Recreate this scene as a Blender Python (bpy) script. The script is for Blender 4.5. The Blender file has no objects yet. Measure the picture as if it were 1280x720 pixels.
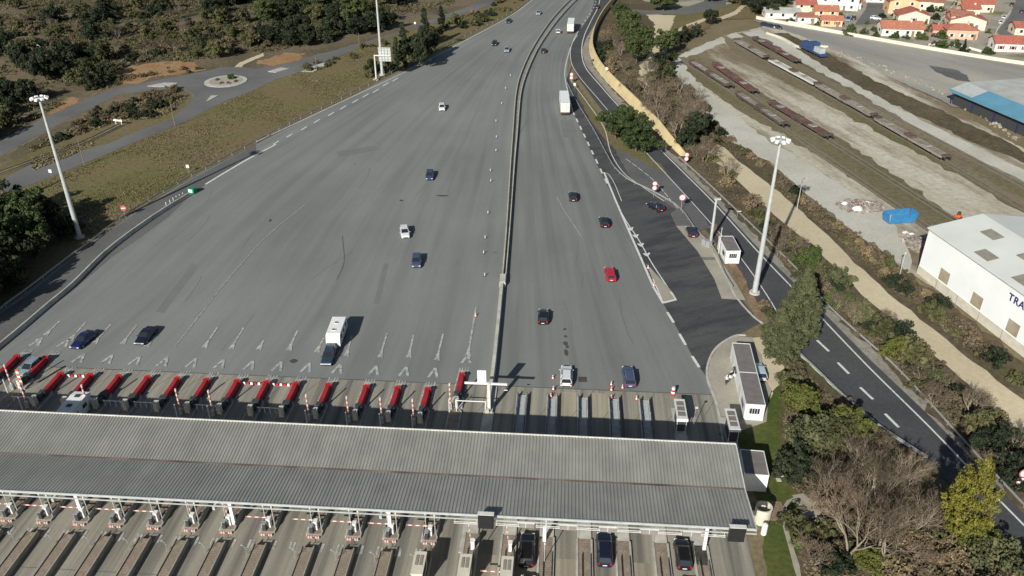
import bpy, math, random
import numpy as np
from mathutils import Vector, Matrix
from mathutils.geometry import delaunay_2d_cdt
R = math.radians
random.seed(7)
rng = np.random.default_rng(11)
sc = bpy.context.scene
COL = sc.collection
H = 75.0; F = 1032.0; TH = R(30.14)
AL = R(3.98)
CA, SA = math.cos(AL), math.sin(AL)

def G(px, py, z=0.0):
    """photo pixel -> point of the plane at height z"""
    u = (px - 640) / F; v = (py - 360) / F
    dy = math.cos(TH) - v * math.sin(TH); dz = math.sin(TH) + v * math.cos(TH)
    t = (H - z) / dz
    return Vector((u * t, dy * t, z))
def LP(a, b, z=0.0):
    """toll plaza frame: a runs along the canopy, b along the lanes"""
    return Vector((a * CA + b * SA, -a * SA + b * CA, z))
def head(p, q):
    """z rotation that turns local +Y from ground pixel p towards ground pixel q"""
    a, b = G(*p), G(*q)
    return math.atan2(b.y - a.y, b.x - a.x) - math.pi / 2

# ------------------------------------------------------------------ materials
MATS = {}
def nt_new(name):
    m = bpy.data.materials.new(name); m.use_nodes = True
    nt = m.node_tree; nt.nodes.clear()
    out = nt.nodes.new('ShaderNodeOutputMaterial'); b = nt.nodes.new('ShaderNodeBsdfPrincipled')
    nt.links.new(b.outputs[0], out.inputs[0])
    return m, nt, b
def noise(nt, vec, scale, detail=4, rough=.55):
    n = nt.nodes.new('ShaderNodeTexNoise'); n.inputs['Scale'].default_value = scale
    n.inputs['Detail'].default_value = detail; n.inputs['Roughness'].default_value = rough
    nt.links.new(vec, n.inputs['Vector'])
    return n.outputs['Fac']
def mapped(nt, out, rot=0, sx=1, sy=1, sz=1):
    m = nt.nodes.new('ShaderNodeMapping'); m.inputs['Rotation'].default_value = (0, 0, rot)
    m.inputs['Scale'].default_value = (sx, sy, sz)
    nt.links.new(out, m.inputs['Vector']); return m.outputs[0]
def rot_then_scale(nt, out, rot, sx, sy):
    a = mapped(nt, out, rot); return mapped(nt, a, 0, sx, sy)
def ramp(nt, fac, stops):
    r = nt.nodes.new('ShaderNodeValToRGB'); e = r.color_ramp.elements
    while len(e) < len(stops): e.new(.5)
    for i, (p, c) in enumerate(stops):
        e[i].position = p; e[i].color = (c[0], c[1], c[2], 1)
    nt.links.new(fac, r.inputs[0]); return r.outputs[0]
def mix(nt, a, b, fac, mode='MIX'):
    m = nt.nodes.new('ShaderNodeMix'); m.data_type = 'RGBA'; m.blend_type = mode
    for s, v in ((m.inputs[0], fac), (m.inputs[6], a), (m.inputs[7], b)):
        if isinstance(v, (int, float)): s.default_value = v
        elif isinstance(v, tuple): s.default_value = (*v, 1)
        else: nt.links.new(v, s)
    return m.outputs[2]
def tc(nt, which='Object'):
    return nt.nodes.new('ShaderNodeTexCoord').outputs[which]
def bumpit(nt, b, fac, strength, dist):
    n = nt.nodes.new('ShaderNodeBump'); n.inputs['Strength'].default_value = strength; n.inputs['Distance'].default_value = dist
    nt.links.new(fac, n.inputs['Height']); nt.links.new(n.outputs[0], b.inputs['Normal'])
def M(name, col=(.5, .5, .5), rough=.7, var=.18, scale=1.5, metal=0, spec=.4, rnd=0):
    if name in MATS: return MATS[name]
    m, nt, b = nt_new(name)
    v = tc(nt)
    f = noise(nt, v, scale, 5)
    c = ramp(nt, f, [(.3, tuple(x * (1 - var) for x in col)), (.7, tuple(min(1, x * (1 + var)) for x in col))])
    if rnd:
        oi = nt.nodes.new('ShaderNodeObjectInfo')
        hsv = nt.nodes.new('ShaderNodeHueSaturation')
        mr = nt.nodes.new('ShaderNodeMapRange'); mr.inputs[3].default_value = 1 - rnd; mr.inputs[4].default_value = 1 + rnd
        nt.links.new(oi.outputs['Random'], mr.inputs[0]); nt.links.new(mr.outputs[0], hsv.inputs['Value'])
        mr2 = nt.nodes.new('ShaderNodeMapRange'); mr2.inputs[3].default_value = .5 + rnd * .06; mr2.inputs[4].default_value = .5 - rnd * .06
        nt.links.new(oi.outputs['Random'], mr2.inputs[0]); nt.links.new(mr2.outputs[0], hsv.inputs['Hue'])
        nt.links.new(c, hsv.inputs['Color']); c = hsv.outputs[0]
    nt.links.new(c, b.inputs['Base Color'])
    b.inputs['Roughness'].default_value = rough; b.inputs['Metallic'].default_value = metal
    b.inputs['Specular IOR Level'].default_value = spec
    MATS[name] = m; return m
def GM(name, stops, scale=.05, detail=8, rot=0, sx=1, sy=1, fine=.3, fscale=1.2, stops2=None, s2=.25, lo=.42, hi=.58, rough=.95):
    """ground: broad colour patches (optionally stretched), a second layer, and fine grain"""
    m, nt, b = nt_new(name)
    v = tc(nt); vs = rot_then_scale(nt, v, rot, sx, sy)
    c = ramp(nt, noise(nt, vs, scale, detail, .6), stops)
    if stops2:
        vs2 = nt.nodes.new('ShaderNodeVectorMath'); vs2.inputs[1].default_value = (37, 91, 5); nt.links.new(vs, vs2.inputs[0])
        f2 = ramp(nt, noise(nt, vs2.outputs[0], s2, detail, .65), [(lo, (0, 0, 0)), (hi, (1, 1, 1))])
        c = mix(nt, c, stops2, f2)
    g = ramp(nt, noise(nt, v, fscale, 6, .7), [(.3, (1 - fine,) * 3), (.7, (1 + fine,) * 3)])
    c = mix(nt, c, g, 1.0, 'MULTIPLY')
    nt.links.new(c, b.inputs['Base Color']); b.inputs['Roughness'].default_value = rough
    b.inputs['Specular IOR Level'].default_value = .15
    MATS[name] = m; return m

# ------------------------------------------------------------------ mesh builder
class MB:
    def __init__(s): s.v = []; s.f = []; s.m = []; s.T = None
    def add(s, vs, fs, mi=0):
        o = len(s.v)
        if s.T is not None: vs = [tuple(s.T @ Vector(p)) for p in vs]
        s.v += [tuple(p) for p in vs]; s.f += [tuple(o + i for i in f) for f in fs]; s.m += [mi] * len(fs); return s
    def box(s, x0, x1, y0, y1, z0, z1, mi=0, tx=0, ty=0):
        vs = [(x0, y0, z0), (x1, y0, z0), (x1, y1, z0), (x0, y1, z0), (x0 + tx, y0 + ty, z1), (x1 - tx, y0 + ty, z1), (x1 - tx, y1 - ty, z1), (x0 + tx, y1 - ty, z1)]
        return s.add(vs, [(3, 2, 1, 0), (4, 5, 6, 7), (0, 1, 5, 4), (1, 2, 6, 5), (2, 3, 7, 6), (3, 0, 4, 7)], mi)
    def cbox(s, x, y, z, sx, sy, sz, mi=0, **k): return s.box(x - sx / 2, x + sx / 2, y - sy / 2, y + sy / 2, z - sz / 2, z + sz / 2, mi, **k)
    def prism(s, pts, z0, z1, mi=0):
        n = len(pts); area = sum(pts[i][0] * pts[(i + 1) % n][1] - pts[(i + 1) % n][0] * pts[i][1] for i in range(n))
        if area < 0: pts = pts[::-1]
        vs = [(p[0], p[1], z0) for p in pts] + [(p[0], p[1], z1) for p in pts]
        return s.add(vs, [tuple(range(n - 1, -1, -1)), tuple(range(n, 2 * n))] + [(i, (i + 1) % n, n + (i + 1) % n, n + i) for i in range(n)], mi)
    def tube(s, p0, p1, r0, r1=None, n=8, mi=0, cap=True):
        p0, p1 = Vector(p0), Vector(p1); r1 = r0 if r1 is None else r1
        d = (p1 - p0)
        if d.length < 1e-6: return s
        d.normalize(); u = d.orthogonal().normalized(); w = d.cross(u)
        vs = []
        for p, r in ((p0, r0), (p1, r1)):
            for i in range(n):
                a = 2 * math.pi * i / n; vs.append(p + (u * math.cos(a) + w * math.sin(a)) * r)
        fs = [(i, (i + 1) % n, n + (i + 1) % n, n + i) for i in range(n)]
        if cap: fs += [tuple(range(n - 1, -1, -1)), tuple(range(n, 2 * n))]
        return s.add(vs, fs, mi)
    def loft(s, rings, mi=0, caps=True):
        n = len(rings[0]); vs = [p for r in rings for p in r]; fs = []
        for k in range(len(rings) - 1):
            for i in range(n):
                fs.append((k * n + i, k * n + (i + 1) % n, (k + 1) * n + (i + 1) % n, (k + 1) * n + i))
        if caps: fs += [tuple(range(n - 1, -1, -1)), tuple((len(rings) - 1) * n + i for i in range(n))]
        return s.add(vs, fs, mi)
    def blob(s, c, r, seg=8, rings=5, jit=.15, mi=0, sq=(1, 1, 1)):
        vs = []; fs = []
        for i in range(rings + 1):
            th = math.pi * i / rings
            for j in range(seg):
                ph = 2 * math.pi * j / seg; q = r * (1 + random.uniform(-jit, jit))
                vs.append((c[0] + q * sq[0] * math.sin(th) * math.cos(ph), c[1] + q * sq[1] * math.sin(th) * math.sin(ph), c[2] + q * sq[2] * math.cos(th)))
        for i in range(rings):
            for j in range(seg):
                fs.append((i * seg + j, (i + 1) * seg + j, (i + 1) * seg + (j + 1) % seg, i * seg + (j + 1) % seg))
        return s.add(vs, fs, mi)
    def build(s, name, mats, parent=None, smooth=False, loc=None, rz=0):
        me = bpy.data.meshes.new(name); me.from_pydata(s.v, [], s.f)
        for m in (mats if isinstance(mats, (list, tuple)) else [mats]): me.materials.append(M(m) if isinstance(m, str) and m not in MATS else (MATS[m] if isinstance(m, str) else m))
        if max(s.m or [0]) > 0: me.polygons.foreach_set('material_index', s.m)
        if smooth: me.polygons.foreach_set('use_smooth', [True] * len(s.f))
        me.update()
        return link(name, me, parent, loc, rz)
def link(name, me, parent=None, loc=None, rz=0):
    o = bpy.data.objects.new(name, me); COL.objects.link(o)
    if parent is not None: o.parent = parent
    if loc is not None: o.location = loc
    if rz: o.rotation_euler = (0, 0, rz)
    return o
def mesh_np(name, v, q, mat):
    me = bpy.data.meshes.new(name); n, k = q.shape
    me.vertices.add(len(v)); me.vertices.foreach_set('co', np.asarray(v, np.float32).ravel())
    me.loops.add(n * k); me.loops.foreach_set('vertex_index', np.asarray(q, np.int32).ravel())
    me.polygons.add(n); me.polygons.foreach_set('loop_start', np.arange(0, n * k, k, dtype=np.int32))
    me.materials.append(MATS[mat]); me.update(calc_edges=True); me.validate()
    return me
def tag(o, label=None, cat=None, group=None, kind=None):
    if label: o['label'] = label
    if cat: o['category'] = cat
    if group: o['group'] = group
    if kind: o['kind'] = kind
    return o
def thing(name, label, cat, loc=(0, 0, 0), rz=0, group=None):
    o = bpy.data.objects.new(name, None); COL.objects.link(o); o.empty_display_size = .3
    o.location = loc; o.rotation_euler = (0, 0, rz)
    return tag(o, label, cat, group)
def children(o): return [c for c in bpy.data.objects if c.parent == o]
def tree_of(o, kids=None):
    return (o, [tree_of(c) for c in children(o)])
def copy_tree(t, parent=None):
    o, ks = t; c = o.copy(); COL.objects.link(c); c.parent = parent
    for k in ks: copy_tree(k, c)
    return c
def dup(t, loc, rz, label=None, group=None, sc_=None):
    c = copy_tree(t); c.location = loc; c.rotation_euler = (0, 0, rz)
    if label: c['label'] = label
    if group: c['group'] = group
    if sc_: c.scale = sc_ if isinstance(sc_, tuple) else (sc_,) * 3
    return c
class Maker:
    """first use moves the built thing itself, every later one copies it"""
    def __init__(s, build): s.build = build; s.t = None
    def __call__(s, loc, rz=0, label=None, group=None, sc_=None):
        if s.t is None:
            o = s.build(); s.t = tree_of(o)
            o.location = loc; o.rotation_euler = (0, 0, rz)
            if label: o['label'] = label
            if group: o['group'] = group
            if sc_: o.scale = sc_ if isinstance(sc_, tuple) else (sc_,) * 3
            return o
        return dup(s.t, loc, rz, label, group, sc_)

def catmull(pts, n=6):
    P = [Vector(p) for p in pts]; P = [P[0] * 2 - P[1]] + P + [P[-1] * 2 - P[-2]]; out = []
    for i in range(1, len(P) - 2):
        a, b, c, d = P[i - 1:i + 3]
        for k in range(n):
            t = k / n
            out.append(.5 * ((2 * b) + (c - a) * t + (2 * a - 5 * b + 4 * c - d) * t * t + (3 * b - a - 3 * c + d) * t ** 3))
    out.append(P[-2]); return out
def gl(px, smooth=True, n=6, z=0):
    w = [G(x, y, z) for x, y in px]
    return catmull(w, n) if smooth and len(w) > 2 else w
ZL = {}
def inpoly(x, y, poly):
    c = False; n = len(poly)
    for i in range(n):
        a, b = poly[i], poly[(i + 1) % n]
        if (a[1] > y) != (b[1] > y) and x < (b[0] - a[0]) * (y - a[1]) / (b[1] - a[1]) + a[0]: c = not c
    return c
def patch(name, px, mat, z, jit=0, smooth=False, step=1.5, world=False, kind='structure', label=None, cat=None):
    w = [Vector((p[0], p[1], 0)) for p in px] if world else gl(px, smooth)
    pts = []
    n = len(w)
    for i in range(n):
        a, b = w[i], w[(i + 1) % n]
        k = max(1, int((b - a).length / step)) if jit else 1
        for j in range(k):
            p = a.lerp(b, j / k)
            if jit: p = p + Vector((random.gauss(0, jit), random.gauss(0, jit), 0))
            pts.append((p.x, p.y, z))
    n = len(pts)
    V2, _, F2, _, _, _ = delaunay_2d_cdt([Vector(q[:2]) for q in pts], [], [list(range(n))], 3, 1e-4)
    fc = []
    for f in F2:
        a, b, c = V2[f[0]], V2[f[1]], V2[f[2]]
        fc.append(tuple(f) if (b - a).cross(c - a) > 0 else tuple(f)[::-1])
    me = bpy.data.meshes.new(name); me.from_pydata([(q.x, q.y, z) for q in V2], [], fc)
    me.materials.append(MATS[mat]); me.update()
    return tag(link(name, me), label, cat, kind=kind)
def offs(w, d):
    out = []
    for i, p in enumerate(w):
        a = w[max(0, i - 1)]; b = w[min(len(w) - 1, i + 1)]; t = (b - a); t.z = 0; t.normalize()
        out.append(p + Vector((-t.y, t.x, 0)) * d)
    return out
ZS = [0]
def strip(mb, w, width, z, dash=None, wend=None):
    """flat ribbon along world polyline w; each ribbon lies a hair above the one before"""
    ZS[0] = (ZS[0] + 1) % 9; zz = z + ZS[0] * .0011
    if dash:
        on, off_ = dash; L = [0]
        for i in range(1, len(w)): L.append(L[-1] + (w[i] - w[i - 1]).length)
        def at(s):
            for i in range(1, len(w)):
                if L[i] >= s: return w[i - 1].lerp(w[i], (s - L[i - 1]) / max(1e-6, L[i] - L[i - 1]))
            return w[-1].copy()
        s = 0
        while s + on < L[-1]:
            strip(mb, [at(s), at(s + on / 2), at(s + on)], width, z); s += on + off_
        return
    l, r = offs(w, width / 2), offs(w, -width / 2); n = len(w)
    if wend is not None:
        l = [w[i].lerp(w[i] + (l[i] - w[i]) * (wend / width), i / (n - 1)) for i in range(n)]
        r = [w[i].lerp(w[i] + (r[i] - w[i]) * (wend / width), i / (n - 1)) for i in range(n)]
    mb.add([(p.x, p.y, zz) for p in r] + [(p.x, p.y, zz) for p in l], [(i, i + 1, n + i + 1, n + i) for i in range(n - 1)])
def wall_along(mb, w, width, z0, z1, mi=0, top=None):
    tw = width if top is None else top
    l0, r0, l1, r1 = offs(w, width / 2), offs(w, -width / 2), offs(w, tw / 2), offs(w, -tw / 2)
    rings = [[(a.x, a.y, z0), (b.x, b.y, z0), (c.x, c.y, z1), (d.x, d.y, z1)] for a, b, c, d in zip(l0, r0, r1, l1)]
    mb.loft(rings, mi)
ORD = ['', 'first', 'second', 'third', 'fourth', 'fifth', 'sixth', 'seventh', 'eighth', 'ninth', 'tenth', 'eleventh', 'twelfth', 'thirteenth', 'fourteenth', 'fifteenth', 'sixteenth', 'seventeenth', 'eighteenth', 'nineteenth', 'twentieth']
# ------------------------------------------------------------------ plain materials
M('white_paint', (.75, .76, .74), .55, .08, 2)
M('dirty_white', (.6, .6, .55), .6, .15, 1.5)
M('cream', (.6, .57, .47), .7, .12, 1)
M('galvanised', (.42, .44, .44), .45, .12, 3, metal=.4)
M('pale_metal', (.5, .53, .52), .5, .12, 1, metal=.2)
M('dark_metal', (.05, .055, .06), .5, .2, 3)
M('black_plastic', (.02, .021, .023), .45, .2, 3)
M('rubber', (.018, .018, .018), .85, .2, 3)
M('glass', (.02, .026, .032), .08, .1, 1, spec=.9)
M('glass_blue', (.035, .055, .075), .08, .1, 1, spec=.9)
M('rim_metal', (.35, .36, .37), .3, .1, 3, metal=.8)
M('red_plastic', (.29, .018, .024), .65, .35, .5)
M('red_paint', (.5, .02, .02), .5, .12, 2)
M('tail_red', (.42, .01, .012), .25, .1, 3)
M('lamp_clear', (.75, .77, .78), .12, .05, 3)
M('plate_white', (.75, .75, .72), .4, .05, 5)
M('orange_plastic', (.75, .14, .03), .5, .1, 2)
M('yellow_paint', (.6, .42, .03), .5, .12, 2)
M('green_plastic', (.01, .22, .1), .5, .12, 2)
M('blue_paint', (.035, .2, .42), .5, .15, .8)
M('blue_roof', (.11, .27, .37), .45, .1, .3)
M('kerb', (.42, .41, .37), .9, .2, 1)
M('concrete_wall', (.46, .45, .39), .9, .2, .6)
M('concrete_dark', (.23, .22, .2), .9, .25, .8)
M('skin', (.5, .32, .24), .6, .05, 3)
M('cloth_dark', (.03, .033, .045), .9, .2, 5)
M('cloth_pale', (.6, .6, .6), .9, .1, 5)
M('dark_roof', (.17, .155, .145), .85, .15, 1.2)
M('wood', (.22, .16, .11), .8, .3, 4)
M('bark', (.12, .09, .065), .95, .3, 4)
M('bark_pale', (.27, .225, .175), .95, .25, 3)
M('twig', (.16, .125, .085), .95, .25, 1.5, rnd=.15)
M('rust', (.095, .068, .055), .9, .35, 1.2)
M('rust_red', (.13, .062, .052), .85, .35, .5)
M('wagon_grey', (.22, .2, .165), .85, .3, .5)
M('wagon_deck', (.27, .25, .205), .9, .3, .9)
M('stone', (.5, .46, .38), .95, .25, 3)
M('rubble', (.28, .24, .21), .95, .5, 1.2)
M('wall_cream', (.72, .62, .47), .9, .08, .4)
M('wall_white', (.74, .71, .64), .9, .08, .4)
M('wall_peach', (.72, .47, .27), .9, .08, .4)
M('wall_pink', (.66, .38, .28), .9, .08, .4)
M('tile_red', (.36, .115, .08), .85, .25, 1.3)
M('tile_orange', (.40, .16, .1), .85, .25, 1.3)
M('tile_brown', (.28, .13, .09), .85, .25, 1.3)
M('roof_pale', (.42, .43, .40), .8, .15, .3)
M('shutter_red', (.3, .02, .03), .7, .1, 1)
M('sign_ring', (.55, .14, .14), .5, .06, 1)
M('wall_yellow', (.56, .455, .25), .9, .14, .35)
M('navy', (.02, .025, .14), .6, .1, 1)
M('loco_blue', (.035, .07, .18), .5, .25, .8)
M('shed_roof', (.62, .64, .60), .6, .08, .1)
M('shed_white', (.84, .87, .86), .6, .05, .15)
M('skylight', (.26, .245, .2), .5, .2, .6)
M('panel_tan', (.36, .31, .22), .8, .25, .5)
M('plank', (.28, .27, .25), .8, .2, 1)
M('gutter_grime', (.16, .125, .1), .9, .5, .3)
M('concrete_mid', (.31, .295, .25), .9, .25, .8)
# foliage
M('leaf_pine', (.05, .07, .024), .7, .5, .45, spec=.2, rnd=.25)
M('leaf_dark', (.026, .036, .018), .7, .5, .4, spec=.2, rnd=.25)
M('leaf_olive', (.09, .092, .04), .75, .45, .4, spec=.15, rnd=.3)
M('leaf_grey', (.1, .108, .052), .8, .35, .5, spec=.15, rnd=.15)
M('leaf_bright', (.06, .09, .024), .7, .4, .5, spec=.2, rnd=.2)
M('leaf_yellow', (.165, .155, .028), .7, .5, 1.0, spec=.2)
M('leaf_lime', (.105, .115, .028), .7, .35, .6, spec=.2)
M('leaf_brown', (.135, .108, .068), .85, .4, .5, spec=.1, rnd=.3)
M('leaf_reed', (.21, .165, .095), .85, .35, .6, spec=.1, rnd=.2)
M('scrub_mix', (.095, .088, .046), .85, .5, .12, spec=.1)
M('scrub_tan', (.185, .155, .085), .85, .4, .1, spec=.1)
M('scrub_brown', (.125, .103, .062), .85, .45, .15, spec=.1)
M('lawn_blade', (.07, .12, .028), .8, .3, .3, spec=.1)
# grounds
RD = R(-77)  # direction of the rail yard
GM('g_base', [(.3, (.15, .125, .075)), (.5, (.2, .165, .095)), (.7, (.11, .105, .05))], .02, 8)
GM('g_hill', [(.32, (.06, .058, .032)), (.48, (.12, .1, .062)), (.62, (.17, .135, .088)), (.75, (.08, .075, .04))], .035, 9, fine=.4, fscale=.8)
GM('g_verge', [(.3, (.175, .145, .075)), (.5, (.145, .13, .055)), (.7, (.105, .105, .04))], .03, 8, rot=R(-35), sx=.5, sy=1.4, fine=.3, fscale=1.0, stops2=(.165, .13, .07), s2=.06)
GM('g_orange', [(.35, (.26, .15, .075)), (.6, (.33, .21, .11)), (.72, (.14, .1, .055))], .15, 8, fine=.3)
GM('g_yard', [(.34, (.33, .295, .215)), (.48, (.44, .41, .32)), (.64, (.51, .485, .40))], .05, 9, rot=-RD, sx=.25, sy=1.3, fine=.22, fscale=.7, stops2=(.2, .16, .105), s2=.07, lo=.47, hi=.6)
GM('g_gravel', [(.3, (.41, .40, .33)), (.6, (.51, .50, .43))], .06, 7, fine=.12, fscale=1.5)
GM('g_path', [(.3, (.46, .39, .26)), (.6, (.55, .48, .33))], .06, 7, fine=.12, fscale=1.5)
GM('g_track', [(.35, (.215, .18, .12)), (.5, (.165, .14, .085)), (.66, (.12, .115, .055))], .06, 8, rot=-RD, sx=.15, sy=1.6, fine=.3, fscale=.9)
GM('g_brown', [(.35, (.13, .104, .066)), (.55, (.095, .076, .048)), (.7, (.085, .084, .036))], .08, 8, fine=.4, fscale=.8)
GM('g_lawn', [(.35, (.055, .085, .02)), (.55, (.08, .098, .026)), (.7, (.125, .11, .045))], .12, 8, fine=.3, fscale=1.5)
GM('g_lot', [(.35, (.24, .235, .215)), (.5, (.31, .30, .265)), (.65, (.39, .37, .31))], .02, 6, rot=R(60), sx=.5, sy=1.6, fine=.1)
GM('g_town', [(.35, (.26, .25, .2)), (.5, (.36, .33, .27)), (.65, (.16, .16, .08))], .06, 6, fine=.2)
GM('g_soil', [(.35, (.17, .115, .075)), (.6, (.24, .17, .11))], .2, 8, fine=.35)
GM('a_road', [(.35, (.115, .118, .115)), (.65, (.165, .165, .158))], .05, 7, fine=.12, fscale=2)
GM('a_dark', [(.35, (.058, .06, .064)), (.65, (.082, .084, .085))], .07, 8, fine=.2, fscale=2)
GM('a_mid', [(.35, (.105, .107, .105)), (.65, (.14, .142, .136))], .07, 8, fine=.2, fscale=2)
GM('a_wedge', [(.35, (.066, .068, .07)), (.65, (.088, .089, .088))], .07, 8, rot=R(65), sx=2.2, sy=.5, fine=.15, fscale=2, stops2=(.05, .052, .055), s2=.16, lo=.48, hi=.62)
GM('a_repair', [(.35, (.165, .17, .16)), (.65, (.185, .19, .178))], .2, 6, fine=.08, fscale=3)
GM('c_slab', [(.35, (.30, .28, .225)), (.65, (.37, .345, .28))], .15, 7, fine=.12, fscale=2)
GM('c_verge', [(.3, (.2, .19, .16)), (.6, (.28, .265, .225))], .1, 8, fine=.3, fscale=1)
def streaky(name, base, dark, light, use_uv, k=46.0, jl=.006, amp=1.0):
    m, nt, b = nt_new(name)
    v = tc(nt)
    s = tc(nt, 'UV') if use_uv else rot_then_scale(nt, v, AL, 1, 1)
    st = mapped(nt, s, 0, k, .9 if use_uv else jl, 1)
    broad = ramp(nt, noise(nt, st, 1.0, 2, .5), [(.3, dark), (.5, base), (.72, light)])
    st2 = mapped(nt, s, 0, k * 3.1, 2.2 if use_uv else jl * 3, 1)
    fine = ramp(nt, noise(nt, st2, 1.0, 3, .6), [(.3, (1 - .07 * amp,) * 3), (.7, (1 + .07 * amp,) * 3)])
    c = mix(nt, broad, fine, 1.0, 'MULTIPLY')
    pat = ramp(nt, noise(nt, v, .03, 5, .6), [(.3, (.88, .89, .9)), (.7, (1.08, 1.08, 1.07))])
    c = mix(nt, c, pat, 1.0, 'MULTIPLY')
    g = ramp(nt, noise(nt, v, 3.0, 5, .75), [(.3, (.93,) * 3), (.7, (1.07,) * 3)])
    c = mix(nt, c, g, 1.0, 'MULTIPLY')
    # tar patches and stains
    sp = ramp(nt, noise(nt, v, .22, 3, .5), [(.735, (1, 1, 1)), (.76, (.8, .8, .8))])
    c = mix(nt, c, sp, 1.0, 'MULTIPLY')
    nt.links.new(c, b.inputs['Base Color']); b.inputs['Roughness'].default_value = .9; b.inputs['Specular IOR Level'].default_value = .2
    MATS[name] = m
streaky('a_plaza', (.198, .208, .195), (.174, .183, .173), (.216, .225, .209), True, 24, amp=.7)
streaky('a_plaza_right', (.184, .193, .18), (.156, .164, .156), (.206, .214, .2), True, 12, amp=.7)
streaky('c_lane', (.26, .245, .2), (.155, .148, .13), (.33, .31, .25), False, .75, .02, 2.4)
streaky('c_lane_warm', (.33, .295, .22), (.24, .215, .165), (.37, .335, .26), False, .7, .02, 2)
def paint(name, col, lo=.42, hi=.56, under=(.2, .2, .185)):
    m, nt, b = nt_new(name); v = tc(nt)
    f = ramp(nt, noise(nt, v, 1.6, 7, .75), [(lo, (0, 0, 0)), (hi, (1, 1, 1))])
    nt.links.new(mix(nt, under, col, f), b.inputs['Base Color']); b.inputs['Roughness'].default_value = .7
    MATS[name] = m
paint('paint_worn', (.48, .48, .45), .38, .58)
paint('paint_white', (.64, .64, .61), .3, .46)
def brickpave():
    m, nt, b = nt_new('brick_pave'); v = tc(nt)
    bt = nt.nodes.new('ShaderNodeTexBrick'); bt.inputs['Scale'].default_value = 1.0
    bt.inputs['Brick Width'].default_value = .55; bt.inputs['Row Height'].default_value = .35; bt.inputs['Mortar Size'].default_value = .03
    bt.inputs['Color1'].default_value = (.30, .24, .18, 1); bt.inputs['Color2'].default_value = (.24, .195, .15, 1); bt.inputs['Mortar'].default_value = (.19, .16, .125, 1)
    nt.links.new(v, bt.inputs['Vector'])
    g = ramp(nt, noise(nt, v, .8, 6, .7), [(.3, (.75,) * 3), (.7, (1.2,) * 3)])
    nt.links.new(mix(nt, bt.outputs[0], g, 1.0, 'MULTIPLY'), b.inputs['Base Color']); b.inputs['Roughness'].default_value = .9
    MATS['brick_pave'] = m
brickpave()
def roofmat():
    m, nt, b = nt_new('corrugated_roof'); v = tc(nt)
    c = ramp(nt, noise(nt, mapped(nt, v, 0, .6, .12, 1), 1.0, 6, .6), [(.3, (.225, .225, .203)), (.7, (.285, .283, .255))])
    g = ramp(nt, noise(nt, v, .25, 5, .6), [(.35, (.88,) * 3), (.7, (1.08,) * 3)])
    nt.links.new(mix(nt, c, g, 1.0, 'MULTIPLY'), b.inputs['Base Color']); b.inputs['Roughness'].default_value = .6; b.inputs['Metallic'].default_value = .0
    MATS['corrugated_roof'] = m
roofmat()
def stripes(name, c1, c2, period, axis=2):
    m, nt, b = nt_new(name); v = tc(nt)
    sx = nt.nodes.new('ShaderNodeSeparateXYZ'); nt.links.new(v, sx.inputs[0])
    a = nt.nodes.new('ShaderNodeMath'); a.operation = 'DIVIDE'; a.inputs[1].default_value = period; nt.links.new(sx.outputs[axis], a.inputs[0])
    f = nt.nodes.new('ShaderNodeMath'); f.operation = 'FRACT'; nt.links.new(a.outputs[0], f.inputs[0])
    g = nt.nodes.new('ShaderNodeMath'); g.operation = 'GREATER_THAN'; g.inputs[1].default_value = .5; nt.links.new(f.outputs[0], g.inputs[0])
    nt.links.new(mix(nt, c1, c2, g.outputs[0]), b.inputs['Base Color']); b.inputs['Roughness'].default_value = .5
    MATS[name] = m
stripes('stripe_z', (.66, .64, .6), (.5, .16, .13), .8, 2)
stripes('stripe_x', (.72, .70, .66), (.5, .15, .12), .9, 0)
stripes('stripe_kerb', (.55, .5, .45), (.42, .15, .12), .3, 0)
stripes('stripe_tile', (.45, .13, .08), (.33, .085, .055), .5, 0)
ZWV = .129
# ------------------------------------------------------------------ the ground and the roads
gmb = MB(); gmb.add([(-1500, -300, 0), (1500, -300, 0), (1500, 2500, 0), (-1500, 2500, 0)], [(0, 1, 2, 3)])
tag(gmb.build('ground', 'g_base'), kind='structure')
z = [0.0]
def lay(name, px, mat, jit=0, **k):
    z[0] += .005
    return patch(name, px, mat, z[0], jit, **k)
# hill side beyond the service road, wooded
lay('hillside', [(-300, 330), (-300, -60), (650, -60), (620, 0), (500, 40), (430, 60), (370, 75), (310, 88), (150, 110), (60, 145), (-60, 240)], 'g_hill', .6)
lay('verge', [(-200, 330), (15, 238), (100, 205), (175, 172), (225, 155), (285, 124), (345, 99), (400, 78), (460, 55), (515, 37), (560, 20), (620, -2), (650, -8), (668, -4), (640, 20), (575, 54), (507, 88), (445, 119), (320, 182), (240, 226), (165, 272), (100, 318), (37, 370), (0, 395), (-120, 480), (-400, 480)], 'g_verge', .25)
lay('meadow', [(27, 184), (90, 147), (150, 118), (215, 106), (240, 118), (238, 130), (212, 150), (170, 167), (140, 180), (50, 215), (-60, 250), (-100, 240)], 'g_verge', .3)
lay('scrubland', [(-100, 244), (-60, 232), (27, 184), (90, 147), (150, 119), (215, 107), (236, 116), (228, 133), (200, 148), (150, 152), (110, 160), (40, 190), (0, 209), (-80, 250)], 'g_hill', .5)
lay('bank', [(140, 92), (160, 84), (185, 80), (210, 76), (240, 78), (256, 88), (222, 94), (190, 96), (180, 103), (165, 106), (150, 102)], 'g_orange', .7)
lay('bank', [(320, 78), (355, 66), (380, 66), (372, 76), (340, 83)], 'g_orange', .6)
lay('bank', [(262, 48), (285, 40), (302, 36), (290, 44), (270, 52)], 'g_orange', .6)
lay('bank', [(60, 140), (90, 120), (100, 124), (88, 133), (68, 146)], 'g_orange', .5)
lay('lane', [(285, 90), (300, 78), (330, 66), (330, 70), (306, 80), (296, 90)], 'g_path', .15)
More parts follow.
